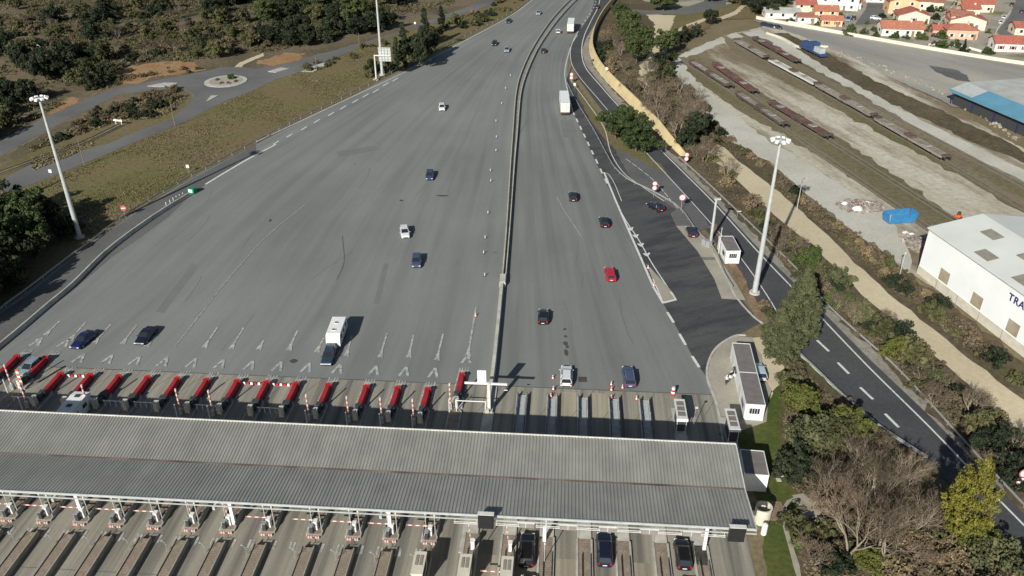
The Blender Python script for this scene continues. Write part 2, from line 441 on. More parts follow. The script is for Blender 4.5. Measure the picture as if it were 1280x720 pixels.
# service roads and the roundabout
road_up = [(-70, 215), (0, 180), (67, 144), (130, 117), (160, 108), (225, 96), (262, 90)]
lay('road', [(-80, 222), (0, 175), (67, 142), (130, 115), (160, 107), (225, 95), (262, 88), (275, 84), (300, 84), (320, 86), (357, 80), (405, 67), (445, 55), (495, 42), (545, 22), (582, 10), (607, -2), (640, -30), (660, -30), (622, 2), (595, 13), (515, 37), (460, 55), (420, 72), (370, 92), (345, 99), (320, 112), (285, 125), (225, 155), (175, 175), (100, 207), (15, 240), (-100, 288), (-130, 270), (0, 226), (40, 205), (135, 180), (170, 165), (212, 150), (237, 130), (243, 118), (230, 110), (220, 110), (150, 118), (90, 147), (27, 180), (-80, 245)], 'a_road')
c = G(282.5, 102)
def disc(name, cx, cy, r, mat, zz, n=28, h=0):
    mb = MB(); mb.prism([(cx + r * math.cos(2 * math.pi * i / n), cy + r * math.sin(2 * math.pi * i / n)) for i in range(n)], 0, zz); return tag(mb.build(name, mat), kind='structure')
disc('roundabout_kerb', c.x, c.y, 6.6, 'kerb', .22)
disc('roundabout_soil', c.x, c.y, 5.2, 'c_slab', .26)
mb = MB()
for px in ([(184, 108), (205, 104), (222, 104), (219, 108), (200, 109)], [(257, 128), (264, 120), (273, 120), (262, 126)], [(335, 90), (350, 85), (362, 86), (345, 91)]):
    mb.prism([tuple(G(*p)[:2]) for p in px], 0, .2)
tag(mb.build('traffic_island', 'kerb'), kind='structure')
mb = MB()
mb.prism([tuple(G(*p)[:2]) for p in [(376, 90), (400, 80), (418, 76), (412, 80), (392, 90)]], 0, .14)
tag(mb.build('pavement', 'kerb'), kind='structure')
# ---- big plaza sheets with their own flow coordinates
YL = [(-40, 735), (0, 665), (20, 640), (53, 575), (86, 507), (118, 445), (150, 380), (181, 320), (222, 240), (268, 165), (314, 100), (362, 37), (390, -5), (430, -72), (480, -160), (510, -225)]
YM = [(-40, 730), (0, 716), (30, 690), (66, 662), (108, 649), (180, 642), (260, 635.5), (360, 628), (430, 621), (485, 616), (540, 608.5)]
YR = [(-40, 790), (0, 750), (15, 745), (35, 726), (57, 712), (78, 707), (95, 706), (113, 709), (140, 716), (172, 731), (200, 743), (252, 769), (300, 791), (340, 808), (380, 829), (425, 854), (454, 870), (482, 886), (510, 890)]
def interp(T, y):
    if y <= T[0][0]: return T[0][1]
    for i in range(1, len(T)):
        if y <= T[i][0]:
            t = (y - T[i - 1][0]) / (T[i][0] - T[i - 1][0]); return T[i - 1][1] + t * (T[i][1] - T[i - 1][1])
    return T[-1][1]
def sheet(name, TL, TR, y0, y1, mat, zz, nr=70, nc=24):
    vs, fs, uv = [], [], []
    for i in range(nr + 1):
        y = y0 + (y1 - y0) * (i / nr) ** 1.3
        xl, xr = interp(TL, y), interp(TR, y); p, q = G(xl, y), G(xr, y)
        for j in range(nc + 1):
            t = j / nc; w = p.lerp(q, t); vs.append((w.x, w.y, zz)); uv.append((t, w.y / 60))
    for i in range(nr):
        for j in range(nc):
            a = i * (nc + 1) + j; fs.append((a + nc + 1, a + nc + 2, a + 1, a))
    me = bpy.data.meshes.new(name); me.from_pydata(vs, [], fs); me.materials.append(MATS[mat])
    l = me.uv_layers.new(name='flow')
    for lp in me.loops: l.data[lp.index].uv = uv[lp.vertex_index]
    me.update(); return tag(link(name, me), kind='structure')
sheet('motorway', YL, YM, -40, 510, 'a_plaza', .08)
sheet('motorway', YM, [(a, b + 3) for a, b in YR], -40, 510, 'a_plaza_right', .08)
ZP = .09
# service strip on the far left, beyond the left concrete kerb
z[0] = .082
lay('shoulder', [(320, 181), (240, 224), (165, 270), (100, 316), (37, 368), (-5, 397), (-140, 500), (-70, 500), (0, 440), (37, 405), (90, 365), (140, 322), (175, 298), (210, 272), (240, 243), (270, 222), (320, 191)], 'a_mid', 0)
# concrete apron of the toll lanes, from in front of the islands to below the picture
z[0] = .16
def lpatch(name, a0, a1, b0, b1, mat, zz):
    mb = MB(); mb.add([LP(a0, b0, zz), LP(a1, b0, zz), LP(a1, b1, zz), LP(a0, b1, zz)], [(0, 1, 2, 3)])
    return tag(mb.build(name, mat), kind='structure')
lpatch('toll_apron', -125, -10, -10, 99.4, 'c_lane', .092)
lpatch('toll_apron', -10, 23.0, -10, 99.4, 'c_lane', .092)
for a0, a1, b0 in ((-9.0, -5.8, 40), (-4.0, -1.6, 40), (0.1, 2.9, 40), (4.6, 7.3, 93), (9.2, 11.7, 40), (-0.0, 2.7, 93)):
    lpatch('lane_slab', a0, a1, b0, 98.6 if b0 > 50 else 67, 'c_lane_warm', .096)
# fresh dark asphalt of the slip road and the wedge next to it
z[0] = .1
lay('slip_road', [(750, -25), (800, -25), (768, 2), (752, 20), (741, 40), (736, 65), (742, 85), (760, 108), (782, 133), (806, 158), (835, 182), (870, 215), (910, 250), (955, 290), (1000, 333), (1045, 378), (1100, 425), (1150, 475), (1200, 520), (1250, 575), (1300, 625), (1400, 720), (1300, 720), (1265, 690), (1220, 640), (1160, 580), (1100, 536), (1060, 501), (1001, 447), (955, 392), (915, 330), (880, 285), (840, 240), (805, 205), (770, 160), (740, 122), (722, 97), (713, 78), (712, 57), (722, 42), (738, 20)], 'a_dark')
lay('slip_road', [(706, 95), (712, 100), (740, 140), (760, 165), (772, 195), (790, 225), (815, 242), (845, 262), (838, 268), (848, 283), (872, 315), (893, 350), (903, 374), (926, 374), (945, 398), (950, 405), (925, 418), (905, 430), (890, 448), (886, 476), (870, 454), (854, 425), (829, 380), (808, 340), (791, 300), (769, 252), (743, 200), (731, 172), (716, 140), (709, 113)], 'a_wedge')
lay('paved_area', [(765, 182), (790, 190), (815, 198), (850, 238), (880, 272), (886, 285), (875, 290), (862, 282), (850, 272), (845, 262), (815, 242), (790, 225), (775, 200)], 'a_mid', .1)
lay('verge', [(716, 97), (738, 130), (762, 160), (800, 190), (826, 206), (834, 218), (815, 208), (790, 196), (770, 186), (757, 176), (738, 150), (722, 118)], 'g_verge', .15)
lay('paved_area', [(845, 262), (862, 284), (845, 283), (838, 268)], 'a_mid', 0)
lay('concrete_strip', [(733, 48), (750, 20), (754, 20), (740, 42), (738, 64), (745, 84), (762, 105), (790, 135), (815, 160), (848, 188), (872, 210), (920, 253), (960, 290), (1005, 330), (1030, 366), (1120, 450), (1185, 520), (1280, 618), (1400, 740), (1380, 740), (1280, 641), (1165, 524), (1085, 448), (1020, 382), (990, 352), (947, 310), (892, 250), (852, 211), (816, 177), (770, 128), (750, 104), (732, 82), (727, 64)], 'c_verge')
# lay-by and the pavement by the cabins
lay('lay_by', [(845, 283), (862, 283), (880, 297), (895, 318), (910, 340), (922, 358), (932, 376), (902, 374), (893, 350), (872, 315)], 'c_slab')
lay('ramp_ground', [(895, 296), (886, 284), (895, 280), (915, 322), (950, 385), (956, 402), (945, 398), (926, 362), (900, 310)], 'g_soil', .15)
lay('lawn', [(900, 545), (935, 520), (965, 470), (975, 430), (1010, 455), (1060, 505), (1100, 545), (1165, 590), (1290, 720), (1330, 800), (960, 800), (952, 660), (930, 560)], 'g_lawn', .2)
lay('scrubland', [(985, 452), (1010, 457), (1060, 506), (1100, 542), (1162, 590), (1290, 722), (1330, 800), (1010, 800), (995, 700), (1005, 640), (985, 600), (975, 540), (975, 500)], 'g_brown', .3)
lay('pavement', [(884, 470), (888, 450), (897, 435), (918, 421), (955, 424), (968, 440), (975, 460), (960, 500), (958, 528), (925, 540), (905, 545), (895, 505)], 'c_slab', 0)
lay('bare_soil', [(940, 424), (968, 420), (985, 440), (978, 470), (963, 500), (958, 470)], 'g_path', .25)
lay('garden_slab', [(990, 620), (1022, 615), (1030, 630), (1024, 648), (1006, 648), (998, 635)], 'c_slab')
lay('garden_path', [(975, 640), (983, 627), (993, 622), (996, 627), (984, 634), (981, 648), (986, 668), (993, 690), (1003, 725), (997, 725), (988, 695), (979, 665)], 'c_slab', .05)
# right hand side, outside the motorway
lay('scrubland', [(752, 15), (772, -8), (830, -30), (860, 60), (900, 150), (1000, 240), (1140, 345), (1300, 470), (1420, 560), (1420, 740), (1280, 642), (1185, 538), (1120, 467), (1022, 376), (960, 310), (920, 270), (835, 187), (800, 150), (757, 102), (740, 80), (736, 50)], 'g_brown', .4)
lay('gravel_track', [(806, 18), (845, 20), (838, 40), (828, 55), (820, 72), (817, 90), (816, 112), (798, 100), (800, 84), (812, 66), (818, 45), (818, 30)], 'g_path', .3)
lay('track', [(872, 187), (882, 175), (905, 185), (925, 204), (960, 230), (1010, 273), (1050, 312), (1100, 358), (1150, 400), (1200, 440), (1280, 503), (1400, 590), (1400, 640), (1330, 590), (1275, 545), (1225, 496), (1155, 433), (1110, 397), (1067, 360), (1022, 315), (960, 263), (912, 216)], 'g_path', .18, step=2.5)
lay('yard', [(840, 80), (852, 68), (877, 56), (915, 42), (950, 35), (960, 29), (1035, 45), (1110, 95), (1190, 135), (1300, 200), (1500, 330), (1400, 420), (1300, 400), (1150, 352), (1120, 332), (1095, 312), (1065, 290), (1022, 258), (960, 202), (915, 178), (880, 140), (855, 105)], 'g_yard', .4)
lay('gravel_road', [(838, 80), (852, 68), (877, 57), (915, 43), (950, 38), (985, 52), (1025, 78), (1085, 112), (1130, 140), (1210, 180), (1300, 222), (1300, 238), (1205, 192), (1125, 152), (1080, 124), (1010, 82), (975, 64), (940, 50), (905, 54), (872, 68), (860, 76), (868, 96), (885, 118), (905, 135), (930, 152), (965, 180), (1010, 205), (1060, 240), (1110, 270), (1135, 310), (1142, 345), (1120, 330), (1100, 314), (1065, 289), (1022, 257), (960, 201), (915, 177), (880, 140), (853, 105)], 'g_gravel', .35, step=2.5)
lay('rail_bed', [(850, 78), (862, 70), (880, 69), (897, 78), (925, 100), (985, 140), (1060, 180), (1130, 228), (1195, 275), (1160, 282), (1100, 245), (1040, 205), (975, 168), (920, 138), (875, 105)], 'g_track', .5, step=2.5)
lay('rail_bed', [(905, 50), (935, 46), (960, 50), (1000, 78), (1060, 110), (1130, 152), (1200, 190), (1300, 240), (1400, 300), (1400, 335), (1290, 275), (1200, 222), (1100, 168), (1040, 135), (985, 105), (940, 82), (912, 62)], 'g_track', .5, step=2.5)
lay('rail_bed', [(965, 42), (985, 42), (1035, 68), (1100, 105), (1200, 150), (1300, 200), (1400, 260), (1400, 240), (1300, 212), (1200, 172), (1110, 128), (1040, 90), (1000, 64)], 'g_brown', .4, step=2.5)
lay('car_park', [(940, 26), (990, 30), (1060, 44), (1150, 60), (1240, 74), (1310, 84), (1500, 110), (1500, 200), (1300, 150), (1190, 134), (1172, 124), (1110, 96), (1068, 74), (1030, 59), (1000, 45)], 'g_lot', .15)
lay('town_ground', [(700, -30), (1700, -30), (1700, 125), (1500, 108), (1290, 80), (1150, 58), (1060, 42), (960, 25), (900, 18), (860, 18)], 'g_town', .3)
lay('meadow', [(800, 14), (870, 14), (915, 5), (925, -10), (990, -15), (985, 12), (958, 24), (900, 25), (880, 38), (850, 48), (835, 45), (845, 20)], 'g_verge', .4)
lay('road', [(772, 18), (800, 19), (865, 18), (907, 8), (912, -25), (880, -25), (880, 2), (850, 12), (812, 14), (785, 12)], 'a_road')
lay('track', [(830, 45), (862, 30), (878, 24), (900, 22), (918, 15), (928, 6), (930, -15), (934, -15), (932, 8), (920, 19), (900, 26), (880, 27), (866, 34), (838, 46)], 'g_path', .15)
lay('road', [(1255, 54), (1246, 40), (1262, 20), (1283, -30), (1315, -30), (1300, 10), (1278, 34), (1266, 56)], 'a_road')
lay('road', [(1068, 32), (1082, 12), (1092, -20), (1118, -20), (1110, 8), (1098, 30)], 'a_road')
# darker smears on the car park, wet asphalt patch
lay('asphalt_patch', [(1160, 82), (1172, 84), (1195, 88), (1208, 95), (1212, 103), (1196, 101), (1180, 95), (1168, 90)], 'a_mid', .2)
# ------------------------------------------------------------------ painted markings
W = MB(); ZW = ZWV
def ln(px, w, dash=None, smooth=True, mb=None, wend=None): strip(mb or W, gl(px, smooth, 5), w, ZW, dash, wend)
ln([(257, 231), (290, 211), (320, 194), (345, 181)], .55)
ln([(320, 178), (420, 131), (505, 91), (582, 51), (640, 19), (668, -2), (700, -25)], .3)
for x, y in ((345, 179), (362, 170), (380, 161), (396, 152), (414, 143), (429, 135), (444, 127), (457, 120), (470, 114), (482, 106), (494, 100)):
    ln([(x - 3.6, y + 2.2), (x + 3.6, y - 2.2)], .42, smooth=False)
ln([(748, -12), (742, 10), (725, 35)], .3, (3, 3.5))
ln([(725, 35), (715, 55), (708, 78), (706, 95), (710, 115), (716, 140)], .25)
ln([(716, 140), (731, 171), (749, 209), (763, 238)], .42, (3.0, 3.2), smooth=False)
ln([(755, 216), (769, 250), (782, 280), (797, 314), (817, 360), (829, 380)], .42, smooth=False)
ln([(752, 217), (760, 218), (768, 230), (777, 252)], .15)
ln([(769, 252), (782, 276), (798, 300), (815, 330), (836, 362)], .22)
for x, y in ((786, 287), (792, 296), (798, 307), (805, 319)):
    k = (y - 280) / 40
    ln([(x - .5, y - 1.8), (x + 3 + k, y + 1.6)], .5, smooth=False); ln([(x + 2.6 + k, y + 1.8), (x + 4.2 + 2.5 * k, y - 2.4)], .4, smooth=False)
for a, b in (((834, 391), (842, 404)), ((849, 418), (857, 432)), ((865, 446), (874, 460))): ln([a, b], .45, smooth=False)
# slip road
ln([(751, -5), (747, 10), (738, 28), (730, 46), (727, 65), (732, 85), (750, 107), (772, 132), (816, 178), (852, 214), (892, 254), (947, 315), (990, 360), (1020, 391), (1085, 459), (1165, 538), (1240, 617), (1290, 668), (1340, 720)], .28)
ln([(722, 44), (714, 58), (714, 78), (724, 96), (745, 121), (775, 156), (812, 196), (848, 235), (886, 277), (925, 322), (965, 380), (1001, 446), (1060, 500), (1100, 534)], .2)
ln([(1001, 446), (1060, 500), (1100, 535), (1150, 568), (1158, 573)], .3)
ln([(713, 100), (735, 130), (755, 160), (763, 190), (778, 215), (800, 232), (830, 252)], .2)
for a, b in (((1021, 426), (1036, 440)), ((1047, 454), (1061, 468)), ((1075, 485), (1091, 500)), ((1106, 518), (1123, 535))): ln([a, b], .42, smooth=False)
ln([(782, 199), (800, 212), (820, 229), (840, 253), (850, 264)], .15, (2.5, .6))
tag(W.build('lane_marking', 'paint_white'), kind='structure')
W = MB()
ln([(381, 257), (345, 286), (320, 310), (277, 360), (245, 401), (219, 434)], .16)
ln([(343, 178), (325, 190)], .2, smooth=False)
ln([(696, 247), (706, 265), (716, 280), (727, 297)], .14)
XX = 0
for (tx, ty), (hx, hy) in (((75, 402), (57, 419)), ((48, 424), (43, 431)), ((107, 404), (88, 425)), ((139, 406), (118, 429)), ((171, 407), (153, 430)), ((196, 420), (183, 433)), ((272, 410), (255, 435)), ((305, 410), (289, 436)), ((330, 426), (323, 437)), ((372, 414), (361, 438)), ((405, 423), (396, 440)), ((440, 420), (433, 445)), ((484, 417), (475, 447)), ((517, 419), (511, 447)), ((554, 418), (546, 450)), ((595, 385), (585, 445))):
    ln([(tx, ty), (hx, hy)], .3, smooth=False)
    dx, dy = hx - tx, hy - ty; L = math.hypot(dx, dy); dx /= L; dy /= L
    bx, by = hx - dx * 8, hy - dy * 8
    ln([(bx, by), (bx + dx * 8 - 2.5, by + dy * 8 + .6)], .3, smooth=False); ln([(bx, by), (bx + dx * 5, by + dy * 5)], .5, smooth=False); ln([(bx, by), (bx + dx * 8 + 2.4, by + dy * 8 + 1.4)], .3, smooth=False)
AI = [-84.7, -80.1, -75.4, -70.8, -66.3, -61.8, -57.2, -52.7, -48.0, -43.5, -39.0, -34.1, -28.4, -23.7, -19.2, -14.6]
for a in AI:
    far = a < -79 or a > -15
    hb = 101.1 if far else 97.1
    for k, (b0, wd) in enumerate(((hb + 4.6, 1.0), (hb + 2.4, .0))):
        if k == 0:
            for s in (-1, 1): strip(W, [LP(a + .1, b0 + 1.5), LP(a + .1 + s * .7, b0 - .9)], .42, ZW)
    for s in (-1, 1): strip(W, [LP(a + s * .62, hb + 2.6), LP(a + s * .85, hb - 3.5)], .2, ZW)
    strip(W, [LP(a - .62, hb + 1.6), LP(a + .62, hb + 1.6)], .3, ZW)
    for s in (-.25, .2): strip(W, [LP(a + s, hb + 2.6), LP(a + s, hb + .4)], .18, ZW)
# crossing strips at the near side
for i in range(len(AI) - 1):
    for t in (.8, 1.25, 3.1, 3.55):
        strip(W, [LP(AI[i] + .25 + t, 66.0), LP(AI[i] + .25 + t, 67.3)], .28, ZW)
tag(W.build('lane_marking', 'paint_worn'), kind='structure')
# joints and tar lines on the asphalt
W = MB()
ln([(428, 296), (430, 328), (421, 350)], .09); ln([(660, 150), (648, 170)], .09, smooth=False)
strip(W, [LP(-125, 99.4), LP(23, 99.4)], .22, .101)
for a in np.arange(-122, 22, 4.55): strip(W, [LP(a + 1.2, 92.9), LP(a + 4.4, 99.2)], .07, .101)
for b in (61.5, 56): strip(W, [LP(-125, b), LP(-10, b)], .07, .101)
random.seed(77)
for i in range(11):
    x, y = random.uniform(200, 600), random.uniform(150, 440); p = G(x, y); a = math.pi / 2 + random.uniform(-.5, .35); w = [p]
    if interp(YL, y) + 20 > x: continue
    for k in range(random.randint(4, 14)): a += random.uniform(-.12, .12); p = p + Vector((math.cos(a), math.sin(a), 0)) * random.uniform(.8, 2.2); w.append(p)
    strip(W, w, random.uniform(.04, .09), .088)
for i in range(9):
    x, y = random.uniform(660, 800), random.uniform(210, 460); p = G(x, y); a = math.pi / 2 + random.uniform(-.1, .3); w = [p]
    for k in range(random.randint(4, 10)): a += random.uniform(-.12, .12); p = p + Vector((math.cos(a), math.sin(a), 0)) * 1.4; w.append(p)
    strip(W, w, random.uniform(.04, .08), .088)
tag(W.build('asphalt_seam', 'a_mid'), kind='structure')
W = MB()
for x, y, sx, sy in ((707, 430, .5, .4), (709, 434, .35, .3), (708, 441, .4, .6), (502, 251, .5, .3), (338, 276, .3, .5), (367, 452, .7, .4), (553, 245, 1.5, .3), (707, 421, .3, .3), (706, 412, .3, .25), (860, 300, 1.4, .4)):
    p = G(x, y); W.add([(p.x + sx * math.cos(t) * random.uniform(.7, 1.2), p.y + sy * math.sin(t) * 1.5 * random.uniform(.7, 1.2), .0895 if x < 800 else .131) for t in [k * .6283 for k in range(10)]], [tuple(range(10))])
tag(W.build('oil_stain', 'a_dark'), kind='structure')
W = MB()
for quad in ([(420, 190), (470, 182), (474, 188), (424, 197)], [(700, 150), (716, 150), (722, 172), (704, 172)], [(480, 330), (486, 330), (474, 380), (467, 380)], [(240, 330), (250, 332), (205, 392), (195, 390)]):
    W.add([tuple(G(*q)[:2]) + (.0862,) for q in quad[::-1]], [(0, 1, 2, 3)])
tag(W.build('asphalt_repair', 'a_repair'), kind='structure')
# ------------------------------------------------------------------ vehicles
def ring(w, z0, z1, y, k=.9, tk=.88, zm=None):
    zb = min(z0 + .16, (z0 + z1) / 2); zt = max(z1 - .2, (z0 + z1) / 2 + .01)
    return [(-w * k, y, z0), (-w, y, zb), (-w, y, zt), (-w * tk, y, z1), (w * tk, y, z1), (w, y, zt), (w, y, zb), (w * k, y, z0)]
STY = {  # L, W, H, belt, rear base, rear top, front top, front base (fractions of L), hood z, deck z
    'sedan': (4.55, 1.8, 1.43, .93, -.36, -.2, .05, .2, .84, .93),
    'hatch': (4.1, 1.76, 1.5, .96, -.485, -.40, .05, .24, .88, .96),
    'estate': (4.6, 1.8, 1.5, .95, -.485, -.43, .06, .22, .87, .95),
    'suv': (4.5, 1.85, 1.66, 1.04, -.485, -.42, .07, .23, .98, 1.04),
    'van': (4.9, 1.9, 1.95, 1.1, -.49, -.47, .2, .33, 1.0, 1.1)}
_wheel = {}
def wheel_mesh(r, w):
    if (r, w) not in _wheel:
        a = MB(); a.tube((-w / 2, 0, 0), (w / 2, 0, 0), r, n=16); me = a.build('tyre', 'rubber'); m1 = me.data; bpy.data.objects.remove(me)
        b = MB(); b.tube((-w / 2 - .012, 0, 0), (w / 2 + .012, 0, 0), r * .6, n=12); me = b.build('rim', 'rim_metal'); m2 = me.data; bpy.data.objects.remove(me)
        _wheel[(r, w)] = (m1, m2)
    return _wheel[(r, w)]
def add_wheel(root, x, y, r=.32, w=.22):
    m1, m2 = wheel_mesh(r, w)
    t = link('wheel', m1, root, (x, y, r)); link('rim', m2, t); return t
def paintmat(col):
    n = 'car_paint_%02x%02x%02x' % tuple(int(255 * c) for c in col)
    if n not in MATS:
        m, nt, b = nt_new(n); b.inputs['Base Color'].default_value = (*col, 1); b.inputs['Roughness'].default_value = .28
        b.inputs['Coat Weight'].default_value = .6; b.inputs['Coat Roughness'].default_value = .06; b.inputs['Metallic'].default_value = .15
        f = noise(nt, tc(nt), 2.5, 4); rr = nt.nodes.new('ShaderNodeMapRange'); rr.inputs[3].default_value = .2; rr.inputs[4].default_value = .42
        nt.links.new(f, rr.inputs[0]); nt.links.new(rr.outputs[0], b.inputs['Roughness']); MATS[n] = m
    return n
def car(label, x, y, rz, style, col, cat='car', roofcol=None, group=None, bars=False):
    L, Wd, Ht, belt, rb, rt, ft, fb, hz, dz = STY[style]; L *= 1.07; Wd *= 1.02; w = Wd / 2
    root = thing('car' if style != 'van' else 'van', label, cat if style != 'van' else 'van', (x, y, ZP), rz, group)
    pm = paintmat(col)
    b = MB(); z0 = .22
    yf = L / 2; yr = -L / 2
    rearz = dz if style == 'sedan' else belt
    rings = [ring(w * .84, z0 + .12, rearz * .86, yr), ring(w * .95, z0, rearz * .97, yr + .13), ring(w, z0 - .02, rearz, yr + .45),
             ring(w, z0 - .02, belt, rb * L * .6), ring(w, z0 - .02, belt, fb * L - .1), ring(w * .99, z0 - .02, hz + .02, fb * L + .25, tk=.84),
             ring(w * .96, z0, hz - .07, yf - .42, tk=.8), ring(w * .9, z0 + .02, hz - .2, yf - .1, tk=.8), ring(w * .78, z0 + .14, hz - .36, yf, tk=.85)]
    b.loft(rings); b.build('body', pm, root, smooth=False)
    # greenhouse
    g = MB(); bw, tw = w * .87, w * .69; ys = [rb * L, rt * L, ft * L, fb * L]; tb = .03
    P = {}
    for sgn in (-1, 1):
        P[sgn] = [(sgn * bw, ys[0], belt - tb), (sgn * tw, ys[1], Ht - .05), (sgn * tw, ys[2], Ht - .05), (sgn * bw, ys[3], belt - tb)]
    v = P[-1] + P[1]
    g.add(v, [(0, 1, 2, 3), (7, 6, 5, 4), (0, 4, 5, 1), (1, 5, 6, 2), (2, 6, 7, 3)]); g.build('windows', 'glass', root)
    r = MB(); rm = paintmat(roofcol) if roofcol else pm
    r.loft([[(-tw - .02, yy - 0, Ht - .055), (-tw + .02, yy, zz), (tw - .02, yy, zz), (tw + .02, yy, Ht - .055)] for yy, zz in ((ys[1] - .04, Ht - .04), (ys[1] + .15, Ht - .005), ((ys[1] + ys[2]) / 2, Ht), (ys[2] - .15, Ht - .015), (ys[2] + .05, Ht - .05))])
    for sgn in (-1, 1):
        q = P[sgn]
        r.tube(q[0], q[1], .05, n=5); r.tube(q[3], q[2], .04, n=5)
        mid = (ys[1] + ys[2]) / 2; r.tube((sgn * (bw + .005), mid + .05, belt - .02), (sgn * (tw + .005), mid, Ht - .05), .04, n=5)
        if style in ('estate', 'suv', 'hatch'):
            k = ys[1] + (.22 * L if style != 'hatch' else .16 * L); r.tube((sgn * (bw + .005), k - .2, belt - .02), (sgn * (tw + .005), k, Ht - .05), .045, n=5)
    r.build('roof', rm, root)
    if bars:
        for sgn in (-1, 1):
            k = MB(); k.tube((sgn * tw * .95, ys[1] + .2, Ht + .05), (sgn * tw * .95, ys[2] - .1, Ht + .05), .025, n=5); k.build('roof_bar', 'galvanised', root)
    for sgn in (-1, 1):
        k = MB(); k.cbox(sgn * w * .7, yf - .1, hz - .27, .32, .16, .13); k.build('headlight', 'lamp_clear', root)
        k = MB(); k.cbox(sgn * w * .76, yr + .04, rearz * .8, .24, .12, .2 if style in ('sedan', 'estate') else .34); k.build('tail_light', 'tail_red', root)
        k = MB(); k.cbox(sgn * (w + .08), fb * L - .22, belt + .04, .18, .1, .13, tx=.03, ty=.02); k.build('mirror', pm, root)
        for yy in (L * .31, -L * .3): add_wheel(root, sgn * (w - .1), yy)
    k = MB(); k.cbox(0, yr + .0, .55, .5, .05, .12); k.build('number_plate', 'plate_white', root)
    k = MB(); k.cbox(0, yf - .01, .42, .9, .06, .14); k.build('grille', 'black_plastic', root)
    k = MB(); k.cbox(0, yr + .03, .36, 1.3, .1, .16); k.build('bumper', 'black_plastic', root)
    return root
def carp(label, px, py, d, style, col, **k):
    p = G(px, py, .7); return car(label, p.x, p.y, head((px, py), (px + d[0], py + d[1])), style, col, **k)
BD = math.pi - AL   # facing the toll (towards -b)
BU = -AL            # leaving the toll

def box_truck(label, px, py, d, col_box='white_paint', L=9.0, cab='white_paint'):
    p = G(px, py, 1.5); root = thing('box_truck', label, 'truck', (p.x, p.y, ZP), head((px, py), (px + d[0], py + d[1])))
    k = MB(); k.box(-1.25, 1.25, -L / 2, L / 2, 1.0, 3.9); k.build('cargo_box', col_box, root)
    k = MB(); k.box(-1.12, 1.12, -L / 2 - .03, -L / 2, 1.1, 3.75); k.build('rear_door', 'dirty_white', root)
    k = MB(); k.box(-1.2, 1.2, -L / 2 - .04, -L / 2 - .0, 3.76, 3.9); k.build('top_rail', 'galvanised', root)
    k = MB(); k.box(-.5, .5, -L / 2 + .1, L / 2 + 2.3, .6, .98); k.build('chassis', 'dark_metal', root)
    k = MB(); y = L / 2 + .5
    k.loft([[(-1.2, y, .7), (-1.2, y, 3.1), (1.2, y, 3.1), (1.2, y, .7)], [(-1.22, y + 1.2, .6), (-1.2, y + 1.2, 3.15), (1.2, y + 1.2, 3.15), (1.22, y + 1.2, .6)], [(-1.2, y + 2.1, .5), (-1.1, y + 1.85, 2.9), (1.1, y + 1.85, 2.9), (1.2, y + 2.1, .5)]]); k.build('cab', cab, root)
    k = MB(); k.add([(-1.08, y + 2.06, 1.7), (1.08, y + 2.06, 1.7), (1.0, y + 1.93, 2.65), (-1.0, y + 1.93, 2.65)], [(0, 1, 2, 3)]); k.build('windscreen', 'glass', root)
    k = MB(); k.box(-1.2, 1.2, -L / 2 - .08, -L / 2 + .05, .5, .72); k.build('bumper', 'dark_metal', root)
    for s in (-1, 1):
        k = MB(); k.cbox(s * .95, -L / 2 - .1, .62, .4, .06, .16); k.build('tail_light', 'tail_red', root)
        k = MB(); k.cbox(s * 1.22, 0, .8, .04, L - 2.5, .35); k.build('side_guard', 'galvanised', root)
        for yy in (-L / 2 + 1.0, -L / 2 + 2.3, L / 2 + 1.5): add_wheel(root, s * 1.02, yy, .5, .3)
    return root

def caravan_trailer(label, p, rz):
    root = thing('caravan', label, 'caravan', (p.x, p.y, ZP), rz)
    k = MB(); w = 1.12
    prof = [(-3.0, .55), (-3.05, 1.6), (-2.95, 2.5), (-2.75, 2.62), (2.2, 2.62), (2.6, 2.45), (2.95, 1.5), (2.9, .6)]
    k.loft([[(x, y, z) for y, z in prof] for x in (-w, w)]); k.build('body', 'white_paint', root)
    for yy, sx in ((1.2, .7), (-.9, .6)):
        k = MB(); k.cbox(0.1, yy, 2.66, sx, .5, .1); k.build('roof_vent', 'cream', root); 
        q = MB(); q.cbox(.1, yy, 2.73, sx * .6, .3, .06); q.build('vent_lid', 'dark_metal', root)
    for s in (-1, 1):
        for yy, ln_ in ((1.6, .9), (-.1, .8), (-1.9, .9)):
            k = MB(); k.cbox(s * (w + .01), yy, 1.75, .03, ln_, .6); k.build('window', 'glass', root)
        k = MB(); k.cbox(s * (w + .005), 0, 1.0, .02, 5.0, .12); k.build('side_stripe', 'navy', root)
        add_wheel(root, s * 1.0, -.4, .33, .2)
    k = MB(); k.add([(-.8, 2.86, 1.6), (.8, 2.86, 1.6), (.75, 2.62, 2.3), (-.75, 2.62, 2.3)], [(0, 1, 2, 3)]); k.build('window', 'glass', root)
    k = MB(); k.tube((-.7, 2.7, .5), (0, 4.0, .5), .05); k.tube((.7, 2.7, .5), (0, 4.0, .5), .05); k.tube((0, 3.7, .1), (0, 3.7, .6), .04); k.build('drawbar', 'dark_metal', root)
    k = MB(); k.cbox(0, 3.2, .72, 1.0, .45, .4); k.build('gas_locker', 'dirty_white', root)
    return root
